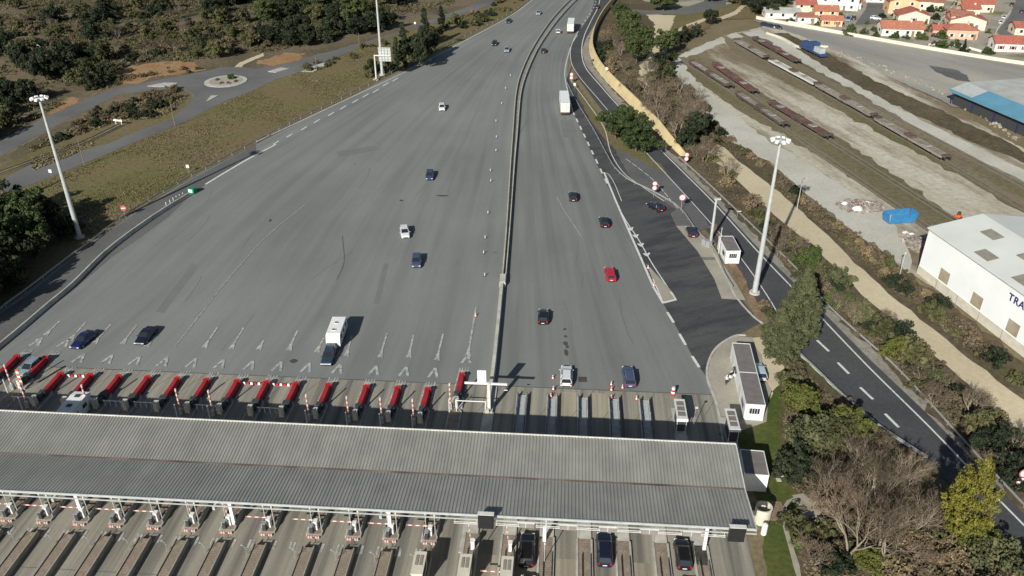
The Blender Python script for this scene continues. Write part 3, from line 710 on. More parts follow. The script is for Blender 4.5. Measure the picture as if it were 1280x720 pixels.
def motorhome(label, p, rz):
    root = thing('motorhome', label, 'motorhome', (p.x, p.y, ZP), rz)
    k = MB(); w = 1.14
    prof = [(-3.2, .5), (-3.2, 2.7), (-3.0, 2.85), (1.2, 2.85), (2.2, 2.7), (2.25, 2.1), (1.5, 1.9), (1.4, .5)]
    k.loft([[(x, y, z) for y, z in prof] for x in (-w, w)]); k.build('living_body', 'white_paint', root)
    k = MB(); k.loft([[(-.95, 1.3, .45), (-.95, 1.3, 1.95), (.95, 1.3, 1.95), (.95, 1.3, .45)], [(-.95, 2.3, .45), (-.9, 2.3, 1.3), (.9, 2.3, 1.3), (.95, 2.3, .45)], [(-.85, 3.1, .5), (-.8, 3.05, 1.0), (.8, 3.05, 1.0), (.85, 3.1, .5)]]); k.build('cab', 'white_paint', root)
    k = MB(); k.add([(-.85, 2.33, 1.33), (.85, 2.33, 1.33), (.8, 1.75, 1.9), (-.8, 1.75, 1.9)], [(0, 1, 2, 3)]); k.build('windscreen', 'glass', root)
    for yy in (1.0, -1.2):
        k = MB(); k.cbox(0, yy, 2.9, .7, .6, .1); k.build('roof_vent', 'dark_metal', root)
    for s in (-1, 1):
        for yy in (.3, -1.8):
            k = MB(); k.cbox(s * (w + .01), yy, 1.8, .03, 1.0, .6); k.build('window', 'glass', root)
        for yy in (-1.9, 2.2): add_wheel(root, s * .95, yy, .34, .22)
    return root

# ------------------------------------------------------------------ foliage
def leaf_mesh(name, centers, radii, nleaf, size, mat, seed=0, flat=.75, up=.3):
    r = np.random.default_rng(seed); n = len(centers) * nleaf
    c = np.repeat(np.asarray(centers, float), nleaf, 0); rad = np.repeat(np.asarray(radii, float), nleaf)
    d = r.normal(size=(n, 3)); d /= np.linalg.norm(d, axis=1)[:, None]
    rr = rad * r.uniform(.45, 1.05, n) ** .6
    pos = c + d * rr[:, None] * np.array([1, 1, flat])
    nrm = d + r.normal(scale=.55, size=(n, 3)) + np.array([0, 0, up]); nrm /= np.linalg.norm(nrm, axis=1)[:, None]
    a = np.cross(nrm, r.normal(size=(n, 3))); a /= np.linalg.norm(a, axis=1)[:, None]; b = np.cross(nrm, a)
    s = size * r.uniform(.6, 1.35, n)[:, None]; a = a * s; b = b * s * r.uniform(.45, .9, n)[:, None]
    v = np.stack([pos - a - b * .6, pos + a * .2 - b, pos + a + b * .5, pos - a * .3 + b], 1).reshape(-1, 3)
    return mesh_np(name, v, np.arange(4 * n).reshape(-1, 4), mat)
def clumps(n, kind, rx, rz_, z0, seed, cr):
    r = random.Random(seed); out = []; rad = []
    lob = [(r.uniform(0, 6.28), r.uniform(.1, .3)) for _ in range(3)]
    while len(out) < n:
        x, y, z_ = r.uniform(-1, 1), r.uniform(-1, 1), r.uniform(-1, 1)
        q = math.sqrt(x * x + y * y + z_ * z_)
        if q > 1 or (q < .5 and r.random() < .7): continue
        th = math.atan2(y, x); lim = 1 + sum(a * math.sin((i + 2) * th + p) for i, (p, a) in enumerate(lob))
        if kind == 'cone':
            h = (z_ + 1) / 2; w = (1 - h) ** .68 + .06; w = min(w, .5 + h * 3)
            X, Y, Z = x * w * 1.25 * rx * (.85 + .15 * lim), y * w * 1.25 * rx * (.85 + .15 * lim), z0 + h * 2 * rz_
        elif kind == 'column':
            h = (z_ + 1) / 2; w = math.sin(math.pi * (h * .86 + .1)) ** .6
            X, Y, Z = x * w * rx, y * w * rx, z0 + h * 2 * rz_
        elif kind == 'dome':
            h = abs(z_); X, Y, Z = x * rx * lim, y * rx * lim, z0 + h * rz_ * 2 * (.8 + .2 * lim)
        else:
            X, Y, Z = x * rx * lim, y * rx * lim, z0 + rz_ + z_ * rz_ * (.8 + .2 * lim)
        out.append((X, Y, Z)); rad.append(cr * r.uniform(.65, 1.3))
    return out, rad
def trunk_mb(h, r, crown, nl, seed, lean=.05):
    rr = random.Random(seed); k = MB(); p = Vector((0, 0, -.2)); segs = 4
    for i in range(segs):
        q = Vector((rr.uniform(-lean, lean) * h, rr.uniform(-lean, lean) * h, h * (i + 1) / segs)); k.tube(p, q, r * (1 - .16 * i), r * (1 - .16 * (i + 1)), 7); p = q
    for c in rr.sample(crown, min(nl, len(crown))):
        s = Vector((0, 0, h * rr.uniform(.45, .95))); k.tube(s, Vector(c), r * .35, r * .1, 5)
    return k
TD = {}
def tree_type(key, name, cat, kind, mat, rx, rzz, z0, ncl, nleaf, cr, leaf, th, tr, bark='bark', seed=1, flat=.75, limbs=8):
    def build():
        root = thing(name, '', cat)
        c, rad = clumps(ncl, kind, rx, rzz, z0, seed, cr)
        trunk_mb(th, tr, c, limbs, seed).build('trunk', bark, root)
        link('crown', leaf_mesh('crown', c, rad, nleaf, leaf, mat, seed, flat), root); return root
    TD[key] = Maker(build)
# near ones: many small leaves; far ones: fewer
tree_type('pine1', 'pine_tree', 'pine tree', 'round', 'leaf_pine', 4.2, 2.4, 2.6, 90, 75, 1.0, .22, 5, .28, seed=3, flat=.55)
tree_type('pine2', 'pine_tree', 'pine tree', 'round', 'leaf_pine', 3.6, 2.8, 2.0, 80, 75, .95, .22, 5, .25, seed=5, flat=.55)
tree_type('dark1', 'evergreen_tree', 'tree', 'round', 'leaf_dark', 3.0, 2.3, 1.0, 55, 60, .85, .24, 3.5, .2, seed=8)
tree_type('dark2', 'evergreen_tree', 'tree', 'dome', 'leaf_dark', 3.3, 2.6, .3, 55, 60, .85, .25, 3.5, .2, seed=9)
tree_type('olive1', 'evergreen_tree', 'tree', 'round', 'leaf_olive', 2.6, 1.9, .7, 45, 60, .75, .22, 2.6, .15, seed=12)
tree_type('olive2', 'leafy_bush', 'bush', 'dome', 'leaf_olive', 1.9, .95, .05, 30, 55, .6, .19, 1.2, .08, seed=14)
tree_type('darkbush', 'leafy_bush', 'bush', 'dome', 'leaf_dark', 2.0, 1.1, .05, 30, 55, .6, .19, 1.2, .08, seed=15)
tree_type('brownbush', 'dry_bush', 'bush', 'dome', 'leaf_brown', 1.9, .85, .05, 30, 55, .6, .15, 1.0, .06, seed=16)
tree_type('greybush', 'grey_bush', 'bush', 'dome', 'leaf_grey', 2.2, 1.4, .1, 50, 75, .6, .13, 1.6, .08, seed=17)
tree_type('brightbush', 'leafy_bush', 'bush', 'dome', 'leaf_bright', 2.4, 1.5, .1, 50, 75, .7, .16, 1.6, .08, seed=18)
tree_type('cypress', 'cypress_tree', 'cypress', 'column', 'leaf_dark', 1.25, 5.2, .3, 90, 50, .5, .2, 6, .16, seed=19, limbs=3)
tree_type('pyramid', 'conifer_tree', 'conifer', 'cone', 'leaf_grey', 3.6, 7.2, .3, 380, 95, .66, .13, 9, .26, seed=21, limbs=10)
tree_type('pyramid2', 'conifer_tree', 'conifer', 'dome', 'leaf_grey', 3.0, 2.6, .4, 110, 85, .75, .14, 4, .16, seed=22)
tree_type('mimosa', 'mimosa_tree', 'mimosa', 'column', 'leaf_yellow', 3.2, 5.0, .6, 210, 80, .55, .11, 6, .18, seed=23)
tree_type('lime', 'leafy_tree', 'tree', 'round', 'leaf_lime', 2.6, 2.1, .6, 80, 80, .65, .14, 3, .14, seed=24)
tree_type('reed', 'reed_clump', 'reeds', 'dome', 'leaf_reed', 1.3, .9, .05, 24, 60, .5, .12, 1.0, .05, seed=25)
tree_type('garden', 'garden_shrub', 'shrub', 'dome', 'leaf_pine', 1.6, 1.1, .05, 22, 45, .55, .22, 1.2, .07, seed=26)

def bare_mesh(h, spread, seed, levels=6, r0=.2, upw=.5, twig_n=3):
    rr = random.Random(seed); k = MB(); tw = MB()
    def grow(p, d, ln_, r, lv):
        q = p + d * ln_; n = 7 if lv < 2 else 4 if lv < 4 else 3
        m = p.lerp(q, .5) + Vector((rr.uniform(-1, 1), rr.uniform(-1, 1), rr.uniform(-.5, .5))) * ln_ * .07
        tgt = k if lv < 4 else tw
        tgt.tube(p, m, r, r * .82, n, cap=False); tgt.tube(m, q, r * .82, r * .62, n, cap=False)
        if lv >= levels: return
        nb = (3 if lv < 3 else twig_n)
        for i in range(nb):
            a = d.orthogonal().normalized(); a.rotate(Matrix.Rotation(rr.uniform(0, 6.28), 3, d))
            nd = (d * rr.uniform(.65, 1.2) + a * rr.uniform(.35, .85) * spread + Vector((0, 0, upw * rr.uniform(0, .5)))).normalized()
            s = p.lerp(q, rr.uniform(.5, 1)) if i else q
            grow(s, nd, ln_ * rr.uniform(.6, .85), max(.012, r * .6), lv + 1)
    nst = 3 if spread > .8 else 2
    for i in range(nst):
        a = 6.28 * i / nst + rr.uniform(-.4, .4)
        grow(Vector((.15 * math.cos(a), .15 * math.sin(a), -.1)), Vector((math.cos(a) * .35 * spread, math.sin(a) * .35 * spread, 1)).normalized(), h * .27, r0, 0)
    return k, tw
def bare_type(key, name, h, spread, seed, levels, r0, mat='bark_pale', twig_n=3):
    def build():
        root = thing(name, '', 'bare tree'); k, t = bare_mesh(h, spread, seed, levels, r0, twig_n=twig_n)
        k.build('trunk', mat, root); t.build('crown', 'twig', root); return root
    TD[key] = Maker(build)
bare_type('bare_big', 'bare_tree', 13.0, .72, 31, 6, .17)
bare_type('bare_big2', 'bare_tree', 12.0, .68, 33, 6, .15)
bare_type('bare_mid', 'bare_tree', 7.5, .9, 35, 5, .12)
bare_type('bare_small', 'bare_tree', 5.0, 1.0, 37, 6, .07)
def plant(key, px, py, s=1.0, label=None, group=None, zz=0, rz=None, sz=None):
    p = G(px, py, zz); p.z = .02
    return TD[key](p, random.uniform(0, 6.28) if rz is None else rz, label, group, (s, s, sz or s))
# loose ground cover, nobody could count it
def cover(name, regions, mat, size, seed, label, hgt=.5, flat=.6, nleaf=7, pad=None):
    r = np.random.default_rng(seed); C = []; RD_ = []
    for poly, n in regions:
        w = [G(*p) for p in poly]; xs = [p.x for p in w]; ys = [p.y for p in w]; pl = [(p.x, p.y) for p in w]; got = 0; tries = 0
        while got < n and tries < n * 20:
            tries += 1; x = r.uniform(min(xs), max(xs)); y = r.uniform(min(ys), max(ys))
            if inpoly(x, y, pl):
                # patchy
                if math.sin(x * .21 + 1.3 * math.sin(y * .13)) + math.sin(y * .17 + 2 * math.sin(x * .09)) + r.normal() * .6 < -.35: continue
                C.append((x, y, hgt * .45)); RD_.append(hgt * r.uniform(.5, 1.3)); got += 1
    me = leaf_mesh(name, C, RD_, nleaf, size, mat, seed, flat, up=.6)
    return tag(link(name, me), label, None, kind='stuff')
# ------------------------------------------------------------------ canopy over the toll lanes
HB = 8.0; B0, B1, BV = 65.4, 79.1, 72.2; A0, A1 = -118.0, 21.75; DROP = .72
def make_canopy():
    root = thing('toll_canopy', 'long grey corrugated butterfly roof spanning all toll lanes', 'canopy', (0, 0, 0), -AL)
    for nm, b0, b1, z0, z1 in (('roof_sheet', B0, BV - .15, HB, HB - DROP), ('roof_sheet', BV + .15, B1, HB - DROP, HB)):
        vs = []; fs = []; per = .40; n = int((A1 - A0) / per)
        xs = []
        for i in range(n):
            x = A0 + i * per; xs += [(x, 0), (x + .17, 0), (x + .23, .06), (x + .34, .06)]
        xs.append((A1, 0))
        for x, dz in xs: vs += [(x, b0, z0 + dz), (x, b1, z1 + dz)]
        fs = [(2 * i, 2 * i + 2, 2 * i + 3, 2 * i + 1) for i in range(len(xs) - 1)]
        mb = MB(); mb.add(vs, fs); mb.build(nm, 'corrugated_roof', root)
    mb = MB(); mb.box(A0, A1, BV - .16, BV + .16, HB - DROP - .25, HB - DROP + .03); mb.build('gutter', 'gutter_grime', root)
    mb = MB()
    for b in (B0 + 1.2, B0 + 4.5, B1 - 4.5, B1 - 1.2): mb.box(A0, A1 - .2, b - .12, b + .12, HB - 1.25, HB - .85)
    mb.build('purlin', 'pale_metal', root)
    mb = MB(); mb.box(A0, A1 + .05, B1, B1 + .14, HB - .5, HB + .14); mb.build('fascia', 'dirty_white', root)
    mb = MB(); mb.box(A0, A1 + .05, B0 - .42, B0 - .32, HB - .38, HB - .27); mb.box(A0, A1 + .05, B0 - .1, B0 + .02, HB - .18, HB + .11); mb.build('fascia', 'pale_metal', root)
    for x in (A1 + .03, A0 - .1):
        mb = MB(); mb.add([(x, B0, HB + .13), (x, BV, HB - DROP + .13), (x, B1, HB + .13), (x, B1, HB - .5), (x, BV, HB - DROP - .5), (x, B0, HB - .5), (x + .1, B0, HB + .13), (x + .1, BV, HB - DROP + .13), (x + .1, B1, HB + .13), (x + .1, B1, HB - .5), (x + .1, BV, HB - DROP - .5), (x + .1, B0, HB - .5)],
            [(0, 1, 4, 5), (1, 2, 3, 4), (11, 10, 7, 6), (10, 9, 8, 7), (0, 6, 7, 1), (1, 7, 8, 2), (5, 4, 10, 11), (4, 3, 9, 10)]); mb.build('end_trim', 'dirty_white', root)
    for x in (-114, -95.5, -76.4, -57.3, -38.4, -19.3, -1.0, 17.6):
        for b in (69.4, 76.0):
            mb = MB(); mb.cbox(x, b, (HB - 1.2) / 2, .38, .38, HB - 1.2); mb.build('column', 'white_paint', root)
        mb = MB(); mb.box(x - .14, x + .14, B0 + .3, B1 - .3, HB - 1.7, HB - 1.25); mb.build('roof_beam', 'pale_metal', root)
    return root
make_canopy()
# lane signal displays standing on the near roof edge
for nm, x, lab in (('a', -7.35, 'black display box on the canopy edge near the middle of the plaza'), ('b', 19.6, 'black display box at the right end of the canopy edge')):
    t = thing('signal_display', lab, 'display', LP(x, B0 - .55, HB - .2), -AL)
    k = MB(); k.box(-.85, .85, -.35, .05, -.9, 1.15); k.build('housing', 'black_plastic', t)
    k = MB(); k.box(-.74, .74, -.4, -.352, -.8, 1.02); k.build('display_panel', 'black_plastic', t)
    k = MB(); k.box(-.9, .9, -.42, .1, 1.152, 1.22); k.build('hood', 'dirty_white', t)
    for s in (-1, 1):
        k = MB(); k.box(s * .8 - .04, s * .8 + .04, .05, .5, -.7, -.5); k.build('bracket', 'galvanised', t)
def mk_lane_board():
    t = thing('lane_signal_board', '', 'sign')
    k = MB(); k.box(-.9, .9, -.05, .05, -.55, .1); k.build('panel', 'concrete_dark', t)
    k = MB(); k.box(-.95, .95, -.07, .0, .1, .17); k.build('frame', 'dirty_white', t)
    k = MB(); k.box(-.03, .03, -.09, -.06, -.55, .1); k.build('divider', 'dirty_white', t); return t
LB = Maker(mk_lane_board)
for i, x in enumerate((-3.0, 1.6, 5.9, 10.4, 14.9)):
    LB(LP(x, B0 - .42, HB - .55), -AL, ORD[i + 1] + ' grey lane board from the left under the right canopy edge', 'grey lane boards under the canopy edge')
def mk_rail():
    t = thing('edge_rail', '', 'rail')
    for zz in (0, .22): k = MB(); k.tube((-1.3, 0, zz), (1.3, 0, zz), .04, n=6); k.build('tube', 'dirty_white', t)
    for s in (-1, 1): k = MB(); k.tube((s * 1.2, 0, -.1), (s * 1.2, .3, .3), .03, n=5); k.build('bracket', 'dirty_white', t)
    return t
ER = Maker(mk_rail)
for i, x in enumerate((-9.6, -5.0, -.6, 3.8, 8.2, 12.6, 17.2)):
    ER(LP(x, B0 - .62, HB - .75), -AL, ORD[i + 1] + ' white rail from the left along the right canopy edge', 'white rails along the canopy edge')
# ------------------------------------------------------------------ islands of the left side
def kerbshape(w, b0, b1, tip0=0, tip1=0):
    return [(-w, b0 + tip0), (-w * .5, b0), (w * .5, b0), (w, b0 + tip0), (w, b1 - tip1), (w * .5, b1), (-w * .5, b1), (-w, b1 - tip1)]
def mk_island():
    t = thing('toll_island', '', 'traffic island')
    k = MB(); k.prism(kerbshape(.95, 68.1, 93.4, .3, .8), 0, .28); k.build('kerb', 'kerb', t)
    k = MB(); k.prism(kerbshape(.78, 68.4, 93.1, .2, .7), .2, .31); k.build('paving', 'brick_pave', t)
    k = MB(); k.box(-.75, .75, 67.98, 68.15, .02, .33); k.build('striped_nose', 'stripe_kerb', t)
    for s in (-1, 1):
        k = MB(); k.box(s * .83 - .05, s * .83 + .05, 69, 72.5, .3, .75); k.build('side_guard', 'galvanised', t)
    return t
def mk_divider():
    t = thing('lane_divider', '', 'traffic island')
    k = MB(); k.box(-.56, .56, -8, 66.1, 0, .6); k.build('infill', 'brick_pave', t)
    for s in (-1, 1):
        k = MB(); k.box(s * .68 - .11, s * .68 + .11, -8, 66.25, 0, .75, tx=.04); k.build('low_wall', 'concrete_mid', t)
    k = MB(); k.box(-.75, .75, 66.26, 66.4, .01, .3); k.build('end_strip', 'stripe_kerb', t)
    return t
def mk_cushion():
    t = thing('crash_cushion', '', 'crash cushion')
    for i in range(4):
        k = MB(); y = i * 1.02; k.loft([[(-.42, y, .15), (-.46, y, .75), (-.3, y, .98), (.3, y, .98), (.46, y, .75), (.42, y, .15)], [(-.42, y + .98, .15), (-.46, y + .98, .75), (-.3, y + .98, .98), (.3, y + .98, .98), (.46, y + .98, .75), (.42, y + .98, .15)]])
        k.build('segment', 'red_plastic', t)
    k = MB(); k.prism([(-.5, 4.06), (.5, 4.06), (.5, 4.3), (.3, 4.65), (-.3, 4.65), (-.5, 4.3)], .1, .95); k.build('nose', 'red_paint', t)
    k = MB(); k.box(-.5, .5, -.9, 4.0, .02, .14); k.build('base_rail', 'dark_metal', t)
    k = MB(); k.box(-.55, .55, -.85, -.05, .14, 1.1, tx=.05); k.build('backstop', 'dark_metal', t)
    return t
def mk_kiosk():
    t = thing('payment_machine', '', 'payment machine')
    k = MB(); k.box(-.42, .15, -.4, .4, 0, 1.35, tx=.03); k.build('cabinet', 'cream', t)
    k = MB(); k.box(-.46, .2, -.45, .45, 1.35, 1.43); k.build('hood', 'cream', t)
    k = MB(); k.box(-.46, -.42, -.3, .3, .7, 1.25); k.build('screen', 'glass', t)
    k = MB(); k.tube((.35, -.6, 0), (.35, -.6, 1.9), .06, n=6); k.build('side_post', 'pale_metal', t)
    k = MB(); k.box(-.35, .3, .7, 1.5, 0, .8); k.build('control_box', 'dark_metal', t)
    return t
def mk_pole():
    t = thing('striped_post', '', 'post')
    k = MB(); k.tube((0, 0, 0), (0, 0, 4.4), .13, n=8); k.build('shaft', 'stripe_z', t)
    k = MB(); k.box(-.25, .25, -.25, .25, 0, .9); k.build('base', 'galvanised', t)
    k = MB(); k.tube((0, -1.2, 0), (0, -1.2, 2.6), .09, n=6); k.build('side_post', 'dirty_white', t); return t
def mk_gate():
    t = thing('barrier_gate', '', 'barrier gate')
    k = MB(); k.box(-.2, .2, -.25, .25, 0, 1.25, tx=.03); k.build('housing', 'white_paint', t)
    k = MB(); k.box(-.24, .24, -.3, .3, 1.25, 1.36); k.build('lid', 'white_paint', t)
    k = MB(); k.box(-2.95, -.2, .28, .36, 1.0, 1.12); k.build('arm', 'stripe_x', t); return t
def mk_gate_up():
    t = thing('barrier_gate', '', 'barrier gate')
    k = MB(); k.box(-.2, .2, -.25, .25, 0, 1.25, tx=.03); k.build('housing', 'white_paint', t)
    k = MB(); k.box(-.24, .24, -.3, .3, 1.25, 1.36); k.build('lid', 'white_paint', t)
    k = MB(); k.tube((-.25, .32, 1.05), (-.45, .32, 3.9), .06, n=6); k.build('arm', 'stripe_z', t); return t
def mk_twin():
    t = thing('lane_post', '', 'post')
    k = MB(); k.tube((0, 0, 0), (0, 0, 2.9), .055, n=6); k.build('shaft', 'pale_metal', t)
    k = MB(); k.cbox(0, 0, 2.95, .16, .12, .28); k.build('camera_head', 'dirty_white', t); return t
def mk_terminal():
    t = thing('ticket_terminal', '', 'ticket terminal')
    k = MB(); k.box(-.2, .2, -.25, .25, 0, 1.1, tx=.03); k.build('cabinet', 'dark_metal', t)
    k = MB(); k.box(-.23, -.2, -.18, .18, .6, 1.0); k.build('panel', 'lamp_clear', t)
    k = MB(); k.box(-.25, .25, -.3, .3, 1.1, 1.16); k.build('lid', 'galvanised', t); return t
def mk_bracket():
    t = thing('lane_sensor_post', '', 'post')
    k = MB(); k.tube((0, 0, 0), (0, 0, 2.0), .035, n=5); k.build('shaft', 'galvanised', t)
    k = MB(); k.tube((0, 0, 1.95), (-.4, .2, 2.2), .03, n=5); k.tube((0, 0, 1.8), (.4, -.3, 2.1), .03, n=5); k.tube((0, 0, 1.2), (.35, .3, 0), .025, n=5); k.tube((0, 0, 1.2), (-.3, .3, 0), .025, n=5); k.build('arm', 'galvanised', t)
    k = MB(); k.cbox(-.42, .2, 2.22, .25, .2, .16); k.build('sensor', 'galvanised', t); return t
mI, mD, mC, mK, mP, mG, mU, mT, mM, mB = [Maker(f) for f in (mk_island, mk_divider, mk_cushion, mk_kiosk, mk_pole, mk_gate, mk_gate_up, mk_twin, mk_terminal, mk_bracket)]
for i, a in enumerate(AI):
    o = ORD[i + 1]; base = ZP
    if i >= 3 or True:
        mI(LP(a, 0, base), -AL, o + ' paved toll island from the left, under the canopy', 'toll islands under the canopy')
        if i >= 2: mD(LP(a, 0, base), -AL, ORD[i - 1] + ' low walled lane divider from the left in front of the canopy', 'walled lane dividers before the canopy')
    far = a < -79 or a > -15
    cb = 96.45 if far else 92.5
    if far:
        mb = MB(); mb.prism(kerbshape(.9, 93.45, 96.3, 0, .5), 0, .28)
        q = tag(mb.build('island_extension', 'kerb', None, loc=LP(a, 0, base), rz=-AL), 'concrete extension of the %s toll island from the left' % o, 'traffic island')
    mC(LP(a, cb, base), -AL, o + ' red crash cushion from the left in the long row', 'red crash cushions before the toll lanes')
    mK(LP(a + .1, cb - 2.6, base + .3), -AL, 'cream machine behind the %s crash cushion from the left' % o, 'cream payment machines on the far ends of the islands')
    if i in (1, 2, 4, 8, 11, 12, 13, 14, 15) or i == 7:
        mP(LP(a - .75, cb - 3.2, base + .3), -AL, 'red and white striped post behind the %s crash cushion from the left' % o, 'striped posts between the toll lanes')
    if i >= 2:
        if i in (9, 10): mU(LP(a + .1, 69.3, base + .3), -AL, 'barrier gate with raised arm on the %s toll island from the left' % o, 'barrier gates under the near canopy edge')
        else: mG(LP(a + .1, 69.3, base + .3), -AL, 'barrier gate with lowered striped arm on the %s toll island from the left' % o, 'barrier gates under the near canopy edge')
        mT(LP(a - .5, 69.7, base + .3), -AL, 'left thin post on the %s toll island from the left' % o, 'thin posts on the islands')
        mT(LP(a + .62, 69.5, base + .3), -AL, 'right thin post on the %s toll island from the left' % o, 'thin posts on the islands')
        mM(LP(a - .3, 68.7, base + .3), -AL, 'grey ticket terminal on the %s toll island from the left' % o, 'ticket terminals on the islands')
        mB(LP(a - .9, 64.3, base), -AL, 'bent sensor post beside the %s lane divider from the left' % ORD[i - 1], 'sensor posts beside the lane dividers')
# closed lanes on the far side: waist high white railings
def mk_lane_rail():
    t = thing('lane_railing', '', 'railing')
    k = MB(); k.tube((-1.55, 0, 1.0), (1.55, 0, 1.0), .055, n=6); k.build('rail', 'white_paint', t)
    for x in (-1.3, -.5, .3, 1.1): k = MB(); k.tube((x, 0, 0), (x, 0, 1.15), .05, n=5); k.build('post', 'white_paint', t)
    return t
mL = Maker(mk_lane_rail)
for i in (1, 3, 4, 5, 7, 9):
    mL(LP((AI[i] + AI[i + 1]) / 2, 90.6, .1), -AL, 'white railing across the lane between the %s and %s toll islands from the left' % (ORD[i + 1], ORD[i + 2]), 'white railings closing toll lanes')
# red and white plastic beams on the ground in front of closed lanes
def mk_beam():
    t = thing('plastic_barrier', '', 'barrier')
    for i in range(6):
        k = MB(); k.box(-1.7 + i * .57, -1.3 + i * .57, -.1, .1, 0, .38, tx=.04, ty=.04); k.build('red_block' if i % 2 else 'white_block', 'red_paint' if i % 2 else 'white_paint', t)
    return t
mBm = Maker(mk_beam)
for i in (2, 8, 9): mBm(LP((AI[i] + AI[i + 1]) / 2 + .1, 97.0 + .2, .1), -AL + .02, 'low red and white barrier between the %s and %s crash cushions from the left' % (ORD[i + 1], ORD[i + 2]), 'low red and white barriers between crash cushions')
# orange striped board on the second island
t = thing('warning_board', 'orange and white striped board beside the leftmost striped post', 'sign', LP(-79.2, 93.2, .4), -AL)
k = MB(); k.box(-.22, .22, -.04, .04, 1.0, 3.6); k.build('board', 'orange_plastic', t)
for q in (1.35, 2.15, 2.95): k = MB(); k.box(-.225, .225, -.05, .05, q, q + .35); k.build('stripe', 'white_paint', t)
k = MB(); k.tube((0, .06, 0), (0, .06, 3.4), .05, n=6); k.build('post', 'galvanised', t)
# ------------------------------------------------------------------ right side islands (entry lanes)
AR = [-5.2, -.75, 3.7, 8.2, 12.6]
def mk_rt():
    t = thing('entry_island', '', 'traffic island')
    k = MB(); k.box(-.6, .6, 70, 97.2, 0, .16); k.build('infill', 'concrete_wall', t)
    k = MB(); k.box(-.45, .45, 91.0, 96.6, .16, .24); k.build('debris_bed', 'pale_metal', t)
    for s in (-1, 1):
        k = MB(); k.box(s * .72 - .12, s * .72 + .12, 70, 97.4, 0, .2); k.build('kerb', 'kerb', t)
        k = MB(); k.box(s * .66 - .04, s * .66 + .04, 86, 97.0, .35, .85); k.build('guard_beam', 'dark_metal', t)
        for b in (87, 90.3, 93.6, 96.8): k = MB(); k.box(s * .6 - .05, s * .6 + .05, b - .06, b + .06, .1, .85); k.build('guard_post', 'galvanised', t)
    return t
mR = Maker(mk_rt)
def mk_rn():
    t = thing('lane_divider', '', 'traffic island')
    k = MB(); k.box(-.7, .7, -8, 69.9, 0, .22); k.build('infill', 'brick_pave', t)
    for s in (-1, 1):
        k = MB(); k.box(s * .84 - .12, s * .84 + .12, -8, 69.9, 0, .3); k.build('kerb', 'kerb', t)
        k = MB(); k.box(s * .5 - .03, s * .5 + .03, -8, 67, .6, .82); k.build('guard_rail', 'concrete_dark', t)
    return t
mN = Maker(mk_rn)
for i, a in enumerate(AR):
    mR(LP(a, 0, ZP), -AL, ORD[i + 1] + ' entry island right of the central barrier, counted from the left', 'entry islands with dark guard beams')
for i, a in enumerate([-9.6] + AR + [17.2]):
    mN(LP(a, 0, ZP), -AL, ORD[i + 1] + ' kerbed lane divider right of the central barrier, near side', 'kerbed lane dividers near side')
# central barrier base island
k = MB(); k.prism([(-1.0, 67), (1.0, 67), (.8, 99), (-.6, 99)], 0, .2)
tag(k.build('central_island', 'kerb', None, loc=LP(-9.9, 0, ZP), rz=-AL), 'concrete island carrying the gantry post in the middle', 'traffic island')
# gates and striped posts on the near side of the entry lanes
for a, lab in ((-9.6, 'striped raised gate by the black display in the middle'), (-5.2, 'striped raised gate left of the leftmost car under the canopy')):
    mU(LP(a + .3, 67.6, .35), -AL, lab, 'raised gates of the entry lanes')
mG(LP(-5.0, 63.2, .3), -AL, 'lowered striped arm between two cream booths', 'barrier gates of the entry lanes')
mT(LP(-8.9, 66.2, .3), -AL, 'thin post on the divider left of the middle lanes', 'thin posts on the islands')
mT(LP(-.9, 66.2, .3), -AL, 'thin white post right of the leftmost car under the canopy', 'thin posts on the islands')
def mk_booth():
    t = thing('toll_booth', '', 'booth')
    k = MB(); k.box(-.6, .6, -3.0, 0, 0, 2.5); k.build('cabin', 'cream', t)
    k = MB(); k.box(-.68, .68, -3.1, .1, 2.5, 2.65); k.build('roof', 'cream', t)
    for s in (-.24, .24): k = MB(); k.box(s - .17, s + .17, -1.9, -.5, 2.65, 2.72); k.build('skylight', 'skylight', t)
    for s in (-1, 1): k = MB(); k.box(s * .6 - .02, s * .6 + .02, -2.6, -.6, 1.1, 2.1); k.build('window', 'glass', t)
    return t
mBo = Maker(mk_booth)
for a, lab in ((-14.7, 'leftmost of the three cream booths at the bottom'), (-9.6, 'middle one of the three cream booths at the bottom'), (-4.95, 'rightmost of the three cream booths at the bottom')):
    mBo(LP(a, 64.3, .3), -AL, lab, 'cream booths in front of the canopy')
# angled roof shelters on the two rightmost islands
def mk_shelter():
    t = thing('toll_booth', '', 'booth')
    k = MB(); k.box(-.75, .75, -5.5, 2.6, 0, .3); k.build('plinth', 'kerb', t)
    k = MB(); k.box(-.55, .55, -2.6, .4, .3, 2.6); k.build('cabin', 'dark_metal', t)
    k = MB(); k.box(-.75, .75, -3.0, 1.4, 2.6, 2.8); k.build('roof', 'dirty_white', t)
    for i in range(3): q = MB(); q.box(-.5, .5, -2.4 + i * 1.15, -1.5 + i * 1.15, 2.8, 2.86); q.build('roof_panel', 'dark_roof', t)
    for s in (-1, 1): k = MB(); k.tube((s * .62, -2.9, .3), (s * .62, -2.9, 2.6), .05, n=6); k.build('post', 'dirty_white', t)
    k = MB(); k.box(-.78, .78, -3.15, -2.95, 2.4, 2.85); k.build('front_edge', 'white_paint', t)
    return t
mS = Maker(mk_shelter)
mS(LP(17.1, 93.0, ZP), -AL, 'flat roofed booth on the last entry island, beside the red drum', 'flat roofed booths at the right end of the canopy')
mS(LP(23.9, 91.3, ZP), -AL, 'flat roofed booth against the kerb, nearest to the long white cabin', 'flat roofed booths at the right end of the canopy')
k = MB(); k.box(-.9, .9, 67, 90, 0, .22); tag(k.build('entry_island', 'kerb', None, loc=LP(17.1, 0, ZP), rz=-AL), 'plain concrete island behind the booth beside the red drum', 'traffic island')
